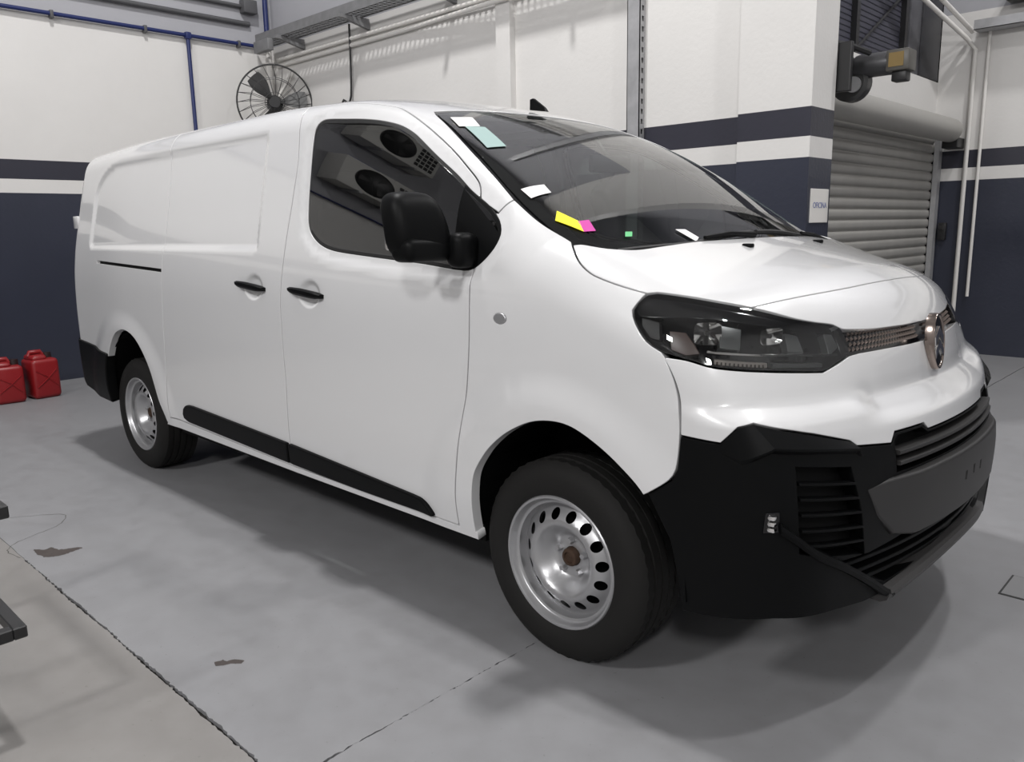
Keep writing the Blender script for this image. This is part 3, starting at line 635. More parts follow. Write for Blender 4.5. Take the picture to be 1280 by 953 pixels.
# ---- handles, side repeater
for mi in (False,True):
    s=1 if not mi else -1
    for (hx,hz),par in zip(HANDLES,((sdoors[1 if mi else 0]),(fdoors[1 if mi else 0]))):
        if mi and hx<-1.6: continue
        P=[];fr=[]
        L=.118
        U=sxz([(hx+L*(2*i/10-1),hz-.010*(2*i/10-1)) for i in range(11)]); Q,nn=FS.at(U,FSM)
        Q=Q*np.array([1,s,1]); nn=nn*np.array([1,s,1]); g=np.linspace(-1,1,11)
        Q=Q+nn*(.012+.016*(1-g**4))[:,None]
        hb=[1-.45*abs(t)**4 for t in g]
        v=[];f=[];pf=[(-.024,.014),(.004,.016),(.012,.010),(.012,-.006),(.004,-.014),(-.024,-.012)]
        for p_,n2,w_ in zip(Q,nn,hb):
            for a,b in pf: v.append(p_+n2*a+np.array([0,0,b*w_]))
        k=6
        for i in range(10):
            for j in range(k): f.append((i*k+j,i*k+(j+1)%k,(i+1)*k+(j+1)%k,(i+1)*k+j))
        f+=[tuple(range(k))[::-1],tuple(10*k+j for j in range(k))]
        h_=MB().add(v,f).build('door_handle',M['blackplastic'],par,angle=35)
        cx_,cz_=hx+.012,hz-.004
        cup=sxz([(cx_+.075*math.cos(t)*(1 if math.sin(t)>0 else 1.25),cz_+(.050 if math.sin(t)>0 else .040)*math.sin(t)) for t in np.linspace(0,2*math.pi,28)[:-1]])
    rp_=sxz([(-.194+.030*math.cos(t),1.109+.019*math.sin(t)) for t in np.linspace(0,2*math.pi,22)[:-1]])
    panel('side_repeater',FS,rp_,M['steelwheel'],van,h=.015,off=.006,depth=.008,er=.006,gap=0,mirror=mi)
# ---- mirrors
def mirror(s):
    cx_,cy_,cz_=-.452,-1.075,1.398
    v=[];f=[];NU,NV=28,40
    for i in range(NU+1):
        ph=-math.pi/2+math.pi*i/NU
        for j in range(NV):
            th=2*math.pi*j/NV; e1=.55; e2=.55
            sg=lambda c,e: math.copysign(abs(c)**e,c)
            x=.070*sg(math.cos(ph),e1)*sg(math.cos(th),e2); y=.098*sg(math.cos(ph),e1)*sg(math.sin(th),e2); z=.108*sg(math.sin(ph),.62)
            if x<0: x*=.55                      # flat back that carries the glass
            x-= .03*(z/.1)*(1 if z>0 else .3)*.8
            y_=y*(1-.10*(z/.108)); x+=.025*(-(y/.125))*-1*.0-.03*((-y)/.125)*.6
            v.append((cx_+x,(cy_+y_-.012*(z/.1))*s,cz_+z))
    for i in range(NU):
        for j in range(NV):
            f.append((i*NV+j,i*NV+(j+1)%NV,(i+1)*NV+(j+1)%NV,(i+1)*NV+j))
    h_=mesh('door_mirror',v,f,M['blackplastic'],van,smooth=True); h_['label']='black plastic door mirror'
    bm=bmesh.new(); bm.from_mesh(h_.data); bmesh.ops.remove_doubles(bm,verts=bm.verts[:],dist=1e-5); bmesh.ops.recalc_face_normals(bm,faces=bm.faces[:]); bm.to_mesh(h_.data); bm.free()
    MB().bbox(cx_-.058,cx_-.036,min(s*(cy_-.08),s*(cy_+.078)),max(s*(cy_-.08),s*(cy_+.078)),cz_-.075,cz_+.08,.012).build('mirror_glass',M['chrome'],h_,angle=40)
    y0,y1=sorted((s*(cy_-.03),s*(-.975)))
    MB().bbox(cx_-.03,cx_+.078,y0-(.055 if s>0 else -.0),y1+(.045 if s>0 else .055),1.286,1.362,.028,4).build('mirror_arm',M['blackplastic'],h_,angle=50)
    y0,y1=sorted((s*(-.995),s*(-.90)))
    MB().bbox(cx_+.045,cx_+.125,y0,y1,1.262,1.376,.03,4).build('mirror_foot',M['blackplastic'],h_,angle=50)
mirror(1); mirror(-1)
# ---- wheels
def wheel(cx,s,steer=0.):
    c=(cx,0,.333); yo=.922                      # outer sidewall plane
    W_=.215; prof=[]
    # tyre section: (radius, y measured inwards from the outer sidewall)
    out=[(.214,.020),(.222,.012),(.236,.005),(.258,.0),(.280,.001),(.296,.004),(.310,.012),(.320,.020),(.328,.030)]
    tread=[]; y=.034
    for g in range(4):
        tread+=[(.3335,y),(.3335,y+.028),(.3255,y+.0295),(.3255,y+.0355)]; y+=.037
    tread+=[(.3335,y),(.3335,y+.028)]
    prof=out+tread+[(r,W_-h) for r,h in out[::-1]]
    N=96; v=[];f=[]
    for (r,h) in prof:
        for j in range(N):
            a=2*math.pi*j/N; rr=r
            if r>.329 and (.03<h<.07 or .145<h<.19) and j%2==0: rr=r-.005
            if r>.3285 and h<.034: rr=r-(.004 if j%2 else 0)
            v.append((cx+rr*math.cos(a),-s*(yo-h),.333+rr*math.sin(a)))
    # flat contact patch
    v=[(x,y,max(z,.0)) for x,y,z in v]
    for i in range(len(prof)-1):
        for j in range(N): f.append((i*N+j,i*N+(j+1)%N,(i+1)*N+(j+1)%N,(i+1)*N+j))
    w=MB().add(v,f).build('wheel',M['rubber'],van,angle=32); w['label']='black tyre on a silver steel rim'
    # rim barrel + flange
    R=[(.210,.030),(.2205,.022),(.2215,.013),(.218,.009),(.211,.010),(.2065,.018),(.2035,.032),(.199,.036),(.192,.037),(.1895,.046),(.188,.080),(.190,.14),(.196,.19)]
    rim=MB().lathe(R,(cx,-s*yo,.333),'y',72,s).build('rim',M['steelwheel'],w,angle=40)
    # dished disc with vent holes
    poly=np.array(ell(.190,.190,72)); holes=[]
    for k in range(15):
        a=2*math.pi*(k+.3)/15; cxh,czh=.153*math.cos(a),.153*math.sin(a)
        holes.append(np.array([(cxh+.0175*math.cos(t),czh+.0175*math.sin(t)) for t in np.linspace(0,2*math.pi,16)[:-1]]))
    hub=np.array([(.033*math.cos(t),.033*math.sin(t)) for t in np.linspace(0,2*math.pi,24)[:-1]])
    U,T=cdt(poly,holes+[hub],.010)
    D=Spl([(0,.086),(.034,.086),(.060,.087),(.072,.084),(.082,.074),(.096,.055),(.110,.038),(.122,.031),(.132,.031),(.145,.037),(.158,.047),(.170,.058),(.180,.066),(.192,.070)])
    r=np.hypot(U[:,0],U[:,1]); P=np.stack([cx+U[:,0],-s*(yo-D(r)),.333+U[:,1]],1)
    e=1e-4; dr=(D(r+e)-D(r-e))/(2*e); rx=U/np.maximum(r,1e-6)[:,None]; n=np.stack([rx[:,0]*dr,-s*np.ones(len(r)),rx[:,1]*dr],1); n/=np.linalg.norm(n,axis=1)[:,None]
    fn_=np.cross(P[T[:,1]]-P[T[:,0]],P[T[:,2]]-P[T[:,0]]); fl=np.sum(fn_*n[T[:,0]],1)<0; T[fl]=T[fl][:,::-1]
    mesh('wheel_disc',P,T,M['steelwheel'],w,smooth=True,normals=n)
    mb=MB()
    mb.lathe([(.031,-.09),(.031,-.072),(.028,-.066),(.019,-.064),(.017,-.070),(.001,-.070)],(cx,-s*yo,.333),'y',28,-s)
    hubo=mb.build('hub',M['rust'],w,angle=40)
    for k in range(5):
        a=2*math.pi*(k+.25)/5; MB().lathe([(.012,.09),(.012,.072),(.009,.066),(.0005,.066)],(cx+.056*math.cos(a),-s*yo,.333+.056*math.sin(a)),'y',6,s).build('wheel_bolt',M['steelwheel'],w,angle=30)
    # black brake drum behind the disc holes
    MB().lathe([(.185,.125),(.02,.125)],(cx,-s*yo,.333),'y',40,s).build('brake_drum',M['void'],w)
for cx in (0.,-3.275):
    for s in (1,-1): wheel(cx,s)
# ---- wheel housings and underbody
for cx,rr,fl,ro in ((.06,.43,.60,.46),(-3.195,.43,.58,.46)):
    for s in (1,-1):
        v=[];f=[];n=20
        for k,(y,q) in enumerate(((.945,1.0),(.58,1.0),(.58,.0))):
            for i in range(n+1):
                a=math.pi*i/n; v.append((cx+rr*q*math.cos(a),-s*y,.37+ro*q*math.sin(a)))
        for k in range(2):
            for i in range(n): f.append((k*(n+1)+i,k*(n+1)+i+1,(k+1)*(n+1)+i+1,(k+1)*(n+1)+i))
        mesh('wheel_housing',v,f,M['void'],van,smooth=False)
mb=MB(); mb.box(-4.0,-3.62,-.84,.84,.34,.40); mb.box(-3.62,-2.78,-.57,.57,.34,.40); mb.box(-2.78,-.36,-.88,.88,.30,.36); mb.box(-.36,.47,-.57,.57,.33,.39); mb.box(.47,.70,-.55,.55,.37,.41)
mb.build('underbody',M['void'],van)
MB().tube([(-3.275,-.72,.333),(-3.275,.72,.333)],.045,12).build('rear_axle',M['void'],van,angle=40)
MB().tube([(0,-.72,.333),(0,.72,.333)],.04,12).build('front_axle',M['void'],van,angle=40)
# ---- cabin
lin=M['lining']
def lining(mi): return panel('door_card',FS,sxz([(-1.45,.45),(-1.45,1.22),(-.45,1.20),(-.45,.45)]),M['dash'],van,h=.08,off=-.05,depth=.01,fn=FSM,mirror=mi)
both(lining)
hp=np.array([[-1.48,PHT+.02],[-1.0,PHT+.03],[-.865,PHT+.18],[-.85,math.pi*.95/2],[-.865,math.pi*.95-PHT-.18],[-1.0,math.pi*.95-PHT-.03],[-1.48,math.pi*.95-PHT-.02]])
panel('headlining',FS,hp,lin,van,h=.08,off=-.013,depth=.003,fn=FG)
bk=[(-.88,.36),(.88,.36),(.90,1.1),(.86,1.4),(.77,1.72),(.68,1.83),(-.68,1.83),(-.77,1.72),(-.86,1.4),(-.90,1.1)]; nb_=len(bk)
mesh('bulkhead',[(x,y,z) for x in (-1.55,-1.53) for y,z in bk],[tuple(range(nb_))[::-1],tuple(nb_+i for i in range(nb_))]+[(i,(i+1)%nb_,nb_+(i+1)%nb_,nb_+i) for i in range(nb_)],M['dash'],van)
# dashboard
v=[];ny=17
for i in range(ny):
    y=-.80+1.6*i/(ny-1); cx_=.24*y*y*-1; bump_=.05*math.exp(-((y-.38)/.25)**2)
    for x,z in ((.08+cx_,1.255),(-.10+cx_,1.275),(-.25,1.262+bump_),(-.36,1.235+bump_),(-.42,1.15),(-.40,1.0),(-.36,.70)): v.append((x,y,z))
f=[(i*7+j,i*7+j+1,(i+1)*7+j+1,(i+1)*7+j) for i in range(ny-1) for j in range(6)]
mesh('dashboard',v,f,M['dash'],van,smooth=True)
mb=MB(); c=Vector((-.60,.38,1.10)); ax=Vector((-.8,0,.6)).normalized(); e1=Vector((0,1,0)); e2=ax.cross(e1)
st=mb.tube([c+(e1*math.cos(t)+e2*math.sin(t))*.18 for t in np.linspace(0,2*math.pi,33)[:-1]],.016,8,closed=True).build('steering_wheel',M['dash'],van,angle=60)
mb=MB(); 
for t in (.2,2.94,4.71): mb.tube([c-ax*.03,c+(e1*math.cos(t)+e2*math.sin(t))*.175],.014,6)
mb.tube([c-ax*.25,c+ax*.01],[.04,.055],12).build('steering_boss',M['dash'],st,angle=40)
for y,wd in ((.42,.46),(-.42,.78)):
    a,b=y-wd/2,y+wd/2
    se=MB().bbox(-1.30,-.78,a,b,.72,.90,.05,3).build('seat',M['fabric'],van,angle=60)
    mb=MB(); mb.bbox(-.08,.08,a,b,0,.60,.05,3); m_=[]
    vv=[(-1.30+x-.22*z,yy,.88+z) for x,yy,z in mb.v]; MB().add(vv,mb.f).build('seat_back',M['fabric'],se,angle=60)
    for yy in ([y] if wd<.5 else [y-.2,y+.2]):
        MB().bbox(-1.50,-1.40,yy-.12,yy+.12,1.46,1.64,.04,3).build('headrest',M['fabric'],se,angle=60)
MB().bbox(-.50,-.47,-.13,.13,1.60,1.67,.012).build('interior_mirror',M['dash'],van,angle=40)
MB().tube([(-.56,0,1.74),(-.49,0,1.65)],.012,8).build('interior_mirror_stem',M['dash'],van,angle=40)
# ------------------------------------------------------------------ the hall
def paintwall(name,c,rough=.55,dirt=.06,sc=1.2):
    m,nt,b=nmat(name); tc=nt.nodes.new('ShaderNodeTexCoord'); n=nt.nodes.new('ShaderNodeTexNoise'); n.inputs['Scale'].default_value=sc; n.inputs['Detail'].default_value=8; n.inputs['Roughness'].default_value=.65
    nt.links.new(tc.outputs['Object'],n.inputs['Vector'])
    cr_=nt.nodes.new('ShaderNodeValToRGB'); cr_.color_ramp.elements[0].position=.3; cr_.color_ramp.elements[1].position=.75
    cr_.color_ramp.elements[0].color=(*[q*(1-dirt) for q in c],1); cr_.color_ramp.elements[1].color=(*c,1)
    nt.links.new(n.outputs['Fac'],cr_.inputs[0]); nt.links.new(cr_.outputs[0],b.inputs['Base Color']); b.inputs['Roughness'].default_value=rough
    n2=nt.nodes.new('ShaderNodeTexNoise'); n2.inputs['Scale'].default_value=35; n2.inputs['Detail'].default_value=4; nt.links.new(tc.outputs['Object'],n2.inputs['Vector'])
    bp=nt.nodes.new('ShaderNodeBump'); bp.inputs['Strength'].default_value=.12; bp.inputs['Distance'].default_value=.01; nt.links.new(n2.outputs['Fac'],bp.inputs['Height']); nt.links.new(bp.outputs['Normal'],b.inputs['Normal'])
    return m
wc=paintwall('cream_wall_paint',(.72,.705,.685)); wb=paintwall('dark_blue_wall_paint',(.034,.038,.058),.32,.15); wbd=paintwall('dark_stripe_paint',(.030,.030,.044),.4,.12)
wu=paintwall('upper_wall_sheet',(.40,.40,.425),.6); wg=paintwall('far_wall_paint',(.60,.60,.60),.6)
galv=mat('galvanised_steel',(.40,.40,.41),.5,.4,noise=.25,nscale=14); grey=mat('grey_conduit',(.085,.085,.09),.5); dgalv=mat('dull_galvanised',(.22,.22,.225),.55,.3,noise=.25,nscale=14); blue=mat('blue_pipe_paint',(.014,.024,.11),.35); whitep=mat('white_pipe',(.75,.73,.70),.5)
blacks=mat('black_steel',(.015,.015,.016),.4); darkw=mat('dark_screen',(.055,.055,.075),.6)
# floor: dark joint bed with three cast slabs on it, irregular joint edges
m,nt,b=nmat('concrete_floor'); tc=nt.nodes.new('ShaderNodeTexCoord')
def tn(s,d=8,r=.6):
    n=nt.nodes.new('ShaderNodeTexNoise'); n.inputs['Scale'].default_value=s; n.inputs['Detail'].default_value=d; n.inputs['Roughness'].default_value=r; nt.links.new(tc.outputs['Object'],n.inputs['Vector']); return n
n1,n2,n3=tn(.9),tn(9),tn(60,4)
def ramp(src,p0,c0,p1,c1):
    r=nt.nodes.new('ShaderNodeValToRGB'); r.color_ramp.elements[0].position=p0; r.color_ramp.elements[1].position=p1; r.color_ramp.elements[0].color=(*c0,1); r.color_ramp.elements[1].color=(*c1,1); nt.links.new(src,r.inputs[0]); return r
ra=ramp(n1.outputs['Fac'],.30,(.228,.228,.237),.72,(.262,.262,.271)); rb_=ramp(n2.outputs['Fac'],.33,(.93,.925,.92),.6,(1,1,1)); rc_=ramp(n3.outputs['Fac'],.24,(.72,.71,.70),.34,(1,1,1))
def mul(a,b_,f=1):
    x=nt.nodes.new('ShaderNodeMix'); x.data_type='RGBA'; x.blend_type='MULTIPLY'; x.inputs[0].default_value=f; nt.links.new(a,x.inputs[6]); nt.links.new(b_,x.inputs[7]); return x.outputs[2]
nt.links.new(mul(mul(ra.outputs[0],rb_.outputs[0]),rc_.outputs[0]),b.inputs['Base Color'])
rr=nt.nodes.new('ShaderNodeMapRange'); rr.inputs[3].default_value=.38; rr.inputs[4].default_value=.62; nt.links.new(n2.outputs['Fac'],rr.inputs[0]); nt.links.new(rr.outputs[0],b.inputs['Roughness'])
bp=nt.nodes.new('ShaderNodeBump'); bp.inputs['Strength'].default_value=.15; bp.inputs['Distance'].default_value=.004; nt.links.new(n2.outputs['Fac'],bp.inputs['Height']); nt.links.new(bp.outputs['Normal'],b.inputs['Normal'])
fmat=m; bed=mat('joint_dirt',(.018,.016,.014),.95)
X0,X1,Y0,Y1=-6.95,6.5,-9.0,6.62
floor=MB().box(X0,X1,Y0,Y1,-.06,-.014).build('floor',bed); tag(floor,'grey painted concrete floor with open joints','floor',kind='structure')
def jag(a,b,amp,n,seed):
    r=np.random.default_rng(seed); a=np.array(a,float); b=np.array(b,float); t=np.linspace(0,1,n); d=(b-a)/np.linalg.norm(b-a); nn=np.array([-d[1],d[0]])
    q=np.cumsum(r.normal(0,1,n)); q-=np.linspace(q[0],q[-1],n); q=q/max(1e-6,np.abs(q).max())*amp+r.normal(0,amp*.25,n); q[0]=q[-1]=0
    return [tuple(a+(b-a)*tt+nn*qq) for tt,qq in zip(t,q)]
JY,JX=-1.845,-.125
def slab(pts):
    n=len(pts); me=mesh('floor_slab',[(x,y,0) for x,y in pts]+[(x,y,-.016) for x,y in pts],[tuple(range(n))]+[(i,n+i,n+(i+1)%n,(i+1)%n) for i in range(n)],fmat,floor)
    bm=bmesh.new(); bm.from_mesh(me.data); bmesh.ops.triangulate(bm,faces=[f for f in bm.faces if len(f.verts)>4]); bmesh.ops.recalc_face_normals(bm,faces=bm.faces[:]); bm.to_mesh(me.data); bm.free()
    return me
g=.0045
jl=jag((X0,JY+g),(-2.30,JY+.001),.004,60,1)+jag((-2.30,JY+.002),(JX-g,JY+g),.007,190,2)[1:]
jr=jag((JX+g,JY+g),(X1,JY+g),.006,160,3)
jv=jag((JX-g,JY+g),(JX-.004,-.2),.007,150,4); jv2=jag((JX-.004,-.2),(JX-.004,Y1),.006,60,5)
jw=jag((JX+g,JY+g),(JX+.003,-.2),.006,150,6); jw2=jag((JX+.003,-.2),(JX+.003,Y1),.006,60,5)
slab(jl+jv[1:]+jv2[1:]+[(X0,Y1)])
slab(jr+[(X1,Y1)]+jw2[::-1]+jw[::-1][1:-1])
jb=jag((X0,JY-g),(-2.30,JY-.0005),.003,60,1)+jag((-2.30,JY-.0005),(JX,JY-g),.006,190,8)[1:]+jag((JX,JY-g),(X1,JY-g),.006,160,3)[1:]
sc_=slab([(X0,Y0),(X1,Y0)]+jb[::-1]); m2=fmat.copy(); m2.name='older_concrete_slab'
for nd in m2.node_tree.nodes:
    if nd.type=='VALTORGB' and abs(nd.color_ramp.elements[0].position-.30)<1e-4: nd.color_ramp.elements[0].color=(.215,.205,.196,1); nd.color_ramp.elements[1].color=(.25,.24,.232,1)
sc_.data.materials[0]=m2
hair=mat('hairline_crack',(.09,.085,.08),.9)
def ribbon(pts,w,name,m):
    v=[];f=[]
    P=[Vector((x,y,.0006)) for x,y in pts]
    for i,p in enumerate(P):
        t=(P[min(i+1,len(P)-1)]-P[max(i-1,0)]).normalized(); n=Vector((-t.y,t.x,0)); ww=w*(.5+random.random()); v+=[(p+n*ww)[:],(p-n*ww)[:]]
    for i in range(len(P)-1): f.append((2*i,2*i+1,2*i+3,2*i+2))
    return mesh(name,v,f,m,floor)
cp=cr([(-2.30,-1.85),(-2.42,-1.87),(-2.50,-1.83),(-2.55,-1.74),(-2.62,-1.60),(-2.75,-1.53),(-2.83,-1.60),(-2.92,-1.74)],.02); cp=[(x+random.uniform(-.004,.004),y+random.uniform(-.004,.004)) for x,y in cp]
ribbon(cp,.0016,'hairline_crack',hair)
stain=mat('brown_oil_stain',(.060,.048,.044),.6,noise=.3,nscale=40)
def blot(cx,cy,pts,seed):
    r=np.random.default_rng(seed); q=cr(pts,.008,closed=True); q=q+r.normal(0,.0028,q.shape); return mesh('floor_stain',[(cx+x,cy+y,.0005) for x,y in q],[tuple(range(len(q)))],stain,floor)
blot(-2.26,-1.715,[(-.10,-.065),(-.06,-.035),(-.07,-.005),(-.01,.015),(.02,.075),(.045,.09),(.06,.04),(.065,-.01),(.04,-.055),(-.03,-.075)],1)
blot(-.79,-1.645,[(-.035,-.04),(-.03,-.015),(-.012,-.008),(-.005,.015),(.02,.028),(.032,.03),(.03,.008),(.012,-.008),(.008,-.03),(-.015,-.05)],2)
# walls
def wallp(parent,x0,x1,y0,y1,z0,z1,m,name='wall_panel'): return MB().box(x0,x1,y0,y1,z0,z1).build(name,m,parent)
ZT=8.6; B=((0,1.785,wb),(1.785,1.91,wc),(1.91,2.085,wbd),(2.085,3.42,wc),(3.42,ZT,wu))
def bands(name,x0,x1,y0,y1,label,top=None):
    root=None
    for i,(a,c,m_) in enumerate(B):
        if top is not None and i==4: m_=top
        if root is None: root=tag(MB().box(x0,x1,y0,y1,a,c).build(name,m_),label,'wall',kind='structure')
        else: wallp(root,x0,x1,y0,y1,a,c,m_,'painted_band')
    return root
wallA=bands('wall_rear',-7.15,-6.95,Y0,2.7,'cream hall wall with dark blue dado and stripe behind the van')
wallB=bands('wall_left',-6.95,-1.12,2.33,2.7,'white hall wall with dark stripe beside the roller door')
MB().box(-3.36,-3.20,2.265,2.34,0,5).build('pilaster',wc,wallB)
pil=bands('wall_pillar',-1.12,-.63,2.22,2.56,'corner pillar with dark stripes beside the roller door',wc)
# wall right of and around the roller door
wallC=bands('wall_far',-1.25,X1,6.62,6.8,'far hall wall with dark blue dado right of the roller door')
wallD=tag(MB().box(-1.40,-1.25,2.56,6.8,2.42,2.78).build('wall_lintel',wc),'white lintel above the roller door','wall',kind='structure')
wallE=tag(MB().box(-1.45,-1.25,2.56,6.8,3.9,ZT).build('wall_upper',wu),'upper wall above the roller door','wall',kind='structure')
tag(MB().box(X1,X1+.2,Y0,6.8,0,ZT).build('wall_front',wg),'plain grey wall ahead of the van','wall',kind='structure')
tag(MB().box(-7.15,X1+.2,Y0-.2,Y0,0,ZT).build('wall_right',wg),'plain grey wall facing the side of the van','wall',kind='structure')
tag(MB().box(-7.15,X1+.2,Y0-.2,6.8,ZT,ZT+.1).build('ceiling',wg),'hall ceiling','ceiling',kind='structure')
# window band above the lintel: dark mesh with posts
wn=tag(MB().box(-1.36,-1.33,2.56,6.62,2.78,3.9).build('window_1',darkw),'dark meshed opening above the roller door','window',kind='structure')
for y in (4.52,5.68): MB().box(-1.33,-1.28,y-.035,y+.035,2.78,3.9).build('window_post',blacks,wn)
MB().tube([(-1.31,4.5,2.80),(-1.31,5.66,3.48)],.012,6).build('window_brace',blacks,wn)
mbm=MB()
for i in range(24): z=2.82+i*.045; mbm.box(-1.33,-1.325,2.56,5.68,z,z+.008)
tag(mbm.build('window_mesh',mat('mesh_wire',(.035,.035,.05),.6),wn),kind='stuff')
MB().bbox(-1.33,-1.27,5.75,6.05,2.79,3.9,.01).build('window_shutter',mat('dark_duct',(.09,.09,.10),.5),wn,angle=40); MB().bbox(-1.33,-1.25,6.05,6.60,2.79,3.9,.01).build('window_shutter',mat('dark_shutter',(.03,.03,.035),.5),wn,angle=40)
# roller door: curtain of interlocking slats
rd=thing('roller_door',(-1.2,4.5,0),'grey corrugated steel roller door closed below a drum housing','door'); 
slm=mat('shutter_slat',(.36,.35,.33),.45,.2,noise=.12,nscale=5); me0=None
pitch=.094
for i in range(24):
    z=.0+i*pitch
    if me0 is None:
        pf=[(-.004,.0),(.010,.010),(.014,.030),(.014,.056),(.008,.078),(-.006,.085),(-.006,.094),(-.02,.094),(-.02,.0)]
        v=[(-1.22+a,y,z+c) for y in (2.6,6.52) for a,c in pf]; k=len(pf)
        s0=MB().add(v,[(j,(j+1)%k,k+(j+1)%k,k+j) for j in range(k)]+[tuple(range(k))[::-1],tuple(k+j for j in range(k))]).build('shutter_slat',slm,rd,angle=60); me0=s0
    else:
        c=me0.copy(); COL.objects.link(c); c.location=(0,0,z); 
MB().lathe([(.001,0),(.115,0),(.115,3.33),(.001,3.33)],(-1.03,3.05,2.27),'y',28).build('drum_housing',mat('shutter_drum',(.36,.35,.33),.5,.1),rd,angle=40)
MB().box(-1.20,-1.15,6.50,6.60,0,2.2).build('guide_rail',galv,rd)
MB().bbox(-1.10,-.95,6.38,6.60,2.10,2.20,.008).build('drum_bracket',blacks,rd)
# roller-door motor
rm=thing('shutter_motor',(-.62,2.85,2.2),'dark geared motor with cylindrical body bolted above the roller door','motor')
MB().bbox(-.80,-.55,2.58,2.62,2.20,2.50,.006).build('mounting_plate',blacks,rm)
mcast=mat('motor_casting',(.07,.07,.07),.4,.5)
MB().lathe([(.001,0),(.105,0),(.12,.02),(.12,.10),(.10,.12),(.001,.12)],(-.66,2.95,2.29),'y',28,-1).build('gear_case',mcast,rm,angle=40)
MB().lathe([(.001,0),(.04,0),(.05,.015),(.05,.03),(.001,.03)],(-.62,2.835,2.27),'y',20,-1).build('gear_cap',galv,rm,angle=40)
MB().lathe([(.001,0),(.070,0),(.075,.02),(.075,.22),(.070,.24),(.001,.24)],(-.63,2.88,2.385),'x',24).build('motor_body',mat('motor_grey',(.09,.09,.095),.35,.5),rm,angle=40)
MB().bbox(-.42,-.28,2.80,2.95,2.32,2.45,.012).build('control_box',mat('control_box',(.10,.095,.085),.4),rm,angle=40)
MB().box(-.40,-.31,2.796,2.801,2.345,2.43).build('warning_plate',mat('yellow_plate',(.24,.16,.05),.5),rm)
MB().bbox(-.39,-.30,2.83,2.92,2.26,2.325,.008).build('cable_gland',blacks,rm,angle=40)
MB().tube([(-.66,2.565,2.50),(-.60,2.68,2.49),(-.52,2.80,2.45)],.020,8).build('support_arm',blacks,rm,angle=40)
MB().bbox(-.72,-.62,2.74,2.82,2.36,2.44,.01).build('brake_lever',blacks,rm,angle=40)
# sign on the pillar
sg=thing('wall_sign',(-.628,2.395,1.49),'small white notice with blue lettering on the dark pillar','sign')
MB().bbox(-.632,-.622,2.265,2.525,1.385,1.595,.002,1).build('sign_plate',mat('sign_white',(.74,.72,.69),.5),sg)
def text3(name,s,loc,rot,size,m,parent):
    cu=bpy.data.curves.new(name,'FONT'); cu.body=s; cu.size=size; cu.align_x='CENTER'; cu.align_y='CENTER'; cu.extrude=.0008
    t=bpy.data.objects.new(name,cu); COL.objects.link(t); dg=bpy.context.evaluated_depsgraph_get(); me=bpy.data.meshes.new_from_object(t.evaluated_get(dg)); bpy.data.objects.remove(t)
    me.transform(Matrix.LocRotScale(Vector(loc)-wloc(parent),rot,None)); me.materials.append(m); return lk(bpy.data.objects.new(name,me),parent)
from mathutils import Euler
text3('sign_lettering','OFICINA',(-.6212,2.395,1.492),Euler((math.pi/2,0,math.pi/2)),.052,mat('sign_blue',(.16,.19,.36),.5),sg)
# steel strut, conduits, pipes
st=thing('steel_strut',(-1.98,2.29,0),'galvanised perforated steel post standing against the white wall','post')
MB().box(-2.035,-1.925,2.262,2.268,0,5.5).build('strut_web',galv,st)
MB().box(-2.035,-2.029,2.262,2.328,0,5.5).build('strut_flange',galv,st); mb=MB(); mb.box(-1.931,-1.925,2.262,2.285,0,5.5); mb.box(-1.931,-1.925,2.31,2.328,0,5.5); mb.box(-1.931,-1.925,2.285,2.31,0,1.55)
for i in range(26): mb.box(-1.931,-1.925,2.285,2.31,1.585+i*.07,1.62+i*.07 if i<25 else 5.5)
mb.build('strut_flange',galv,st)
def pipe(name,pts,r,m,label,cat='pipe',group=None): return tag(MB().tube(pts,r,10).build(name,m,angle=50),label,cat,group)
pa=thing('compressed_air_pipe',(-6.9,0,3.0),'blue air pipe along the cream wall with a vertical drop','pipe')
MB().tube([(-6.91,Y0+.3,3.40),(-6.91,2.2,3.40)],.020,10).build('pipe_run',blue,pa,angle=50)
MB().tube([(-6.90,1.33,3.40),(-6.90,1.33,.9)],.020,10).build('pipe_drop',blue,pa,angle=50)
MB().bbox(-6.93,-6.87,1.30,1.36,3.36,3.43,.01).build('pipe_tee',blue,pa,angle=40)
for y in (-.9,.05,.9,1.9): MB().bbox(-6.948,-6.885,y-.015,y+.015,3.36,3.43,.005).build('pipe_clip',grey,pa,angle=40)
pc=thing('corner_pipe',(-6.85,2.24,2.6),'blue and white pipe rising in the corner of the walls','pipe')
MB().tube([(-6.86,2.22,3.36),(-6.86,2.22,6.0)],.028,10).build('pipe_upper',blue,pc,angle=50)
MB().tube([(-6.86,2.22,2.2),(-6.86,2.22,3.36)],.034,10).build('pipe_lower',whitep,pc,angle=50)
pipe('wall_conduit',[(-6.92,-2,3.62),(-6.92,2.05,3.62)],.026,grey,'grey conduit running just above the blue pipe','conduit')
pipe('wall_conduit',[(-6.92,-2,3.79),(-6.92,1.98,3.79)],.022,grey,'upper grey conduit ending at a junction box','conduit')
tag(MB().bbox(-6.95,-6.84,1.96,2.12,3.72,3.86,.012).build('junction_box',grey,angle=40),'grey junction box at the end of the upper conduit','box')
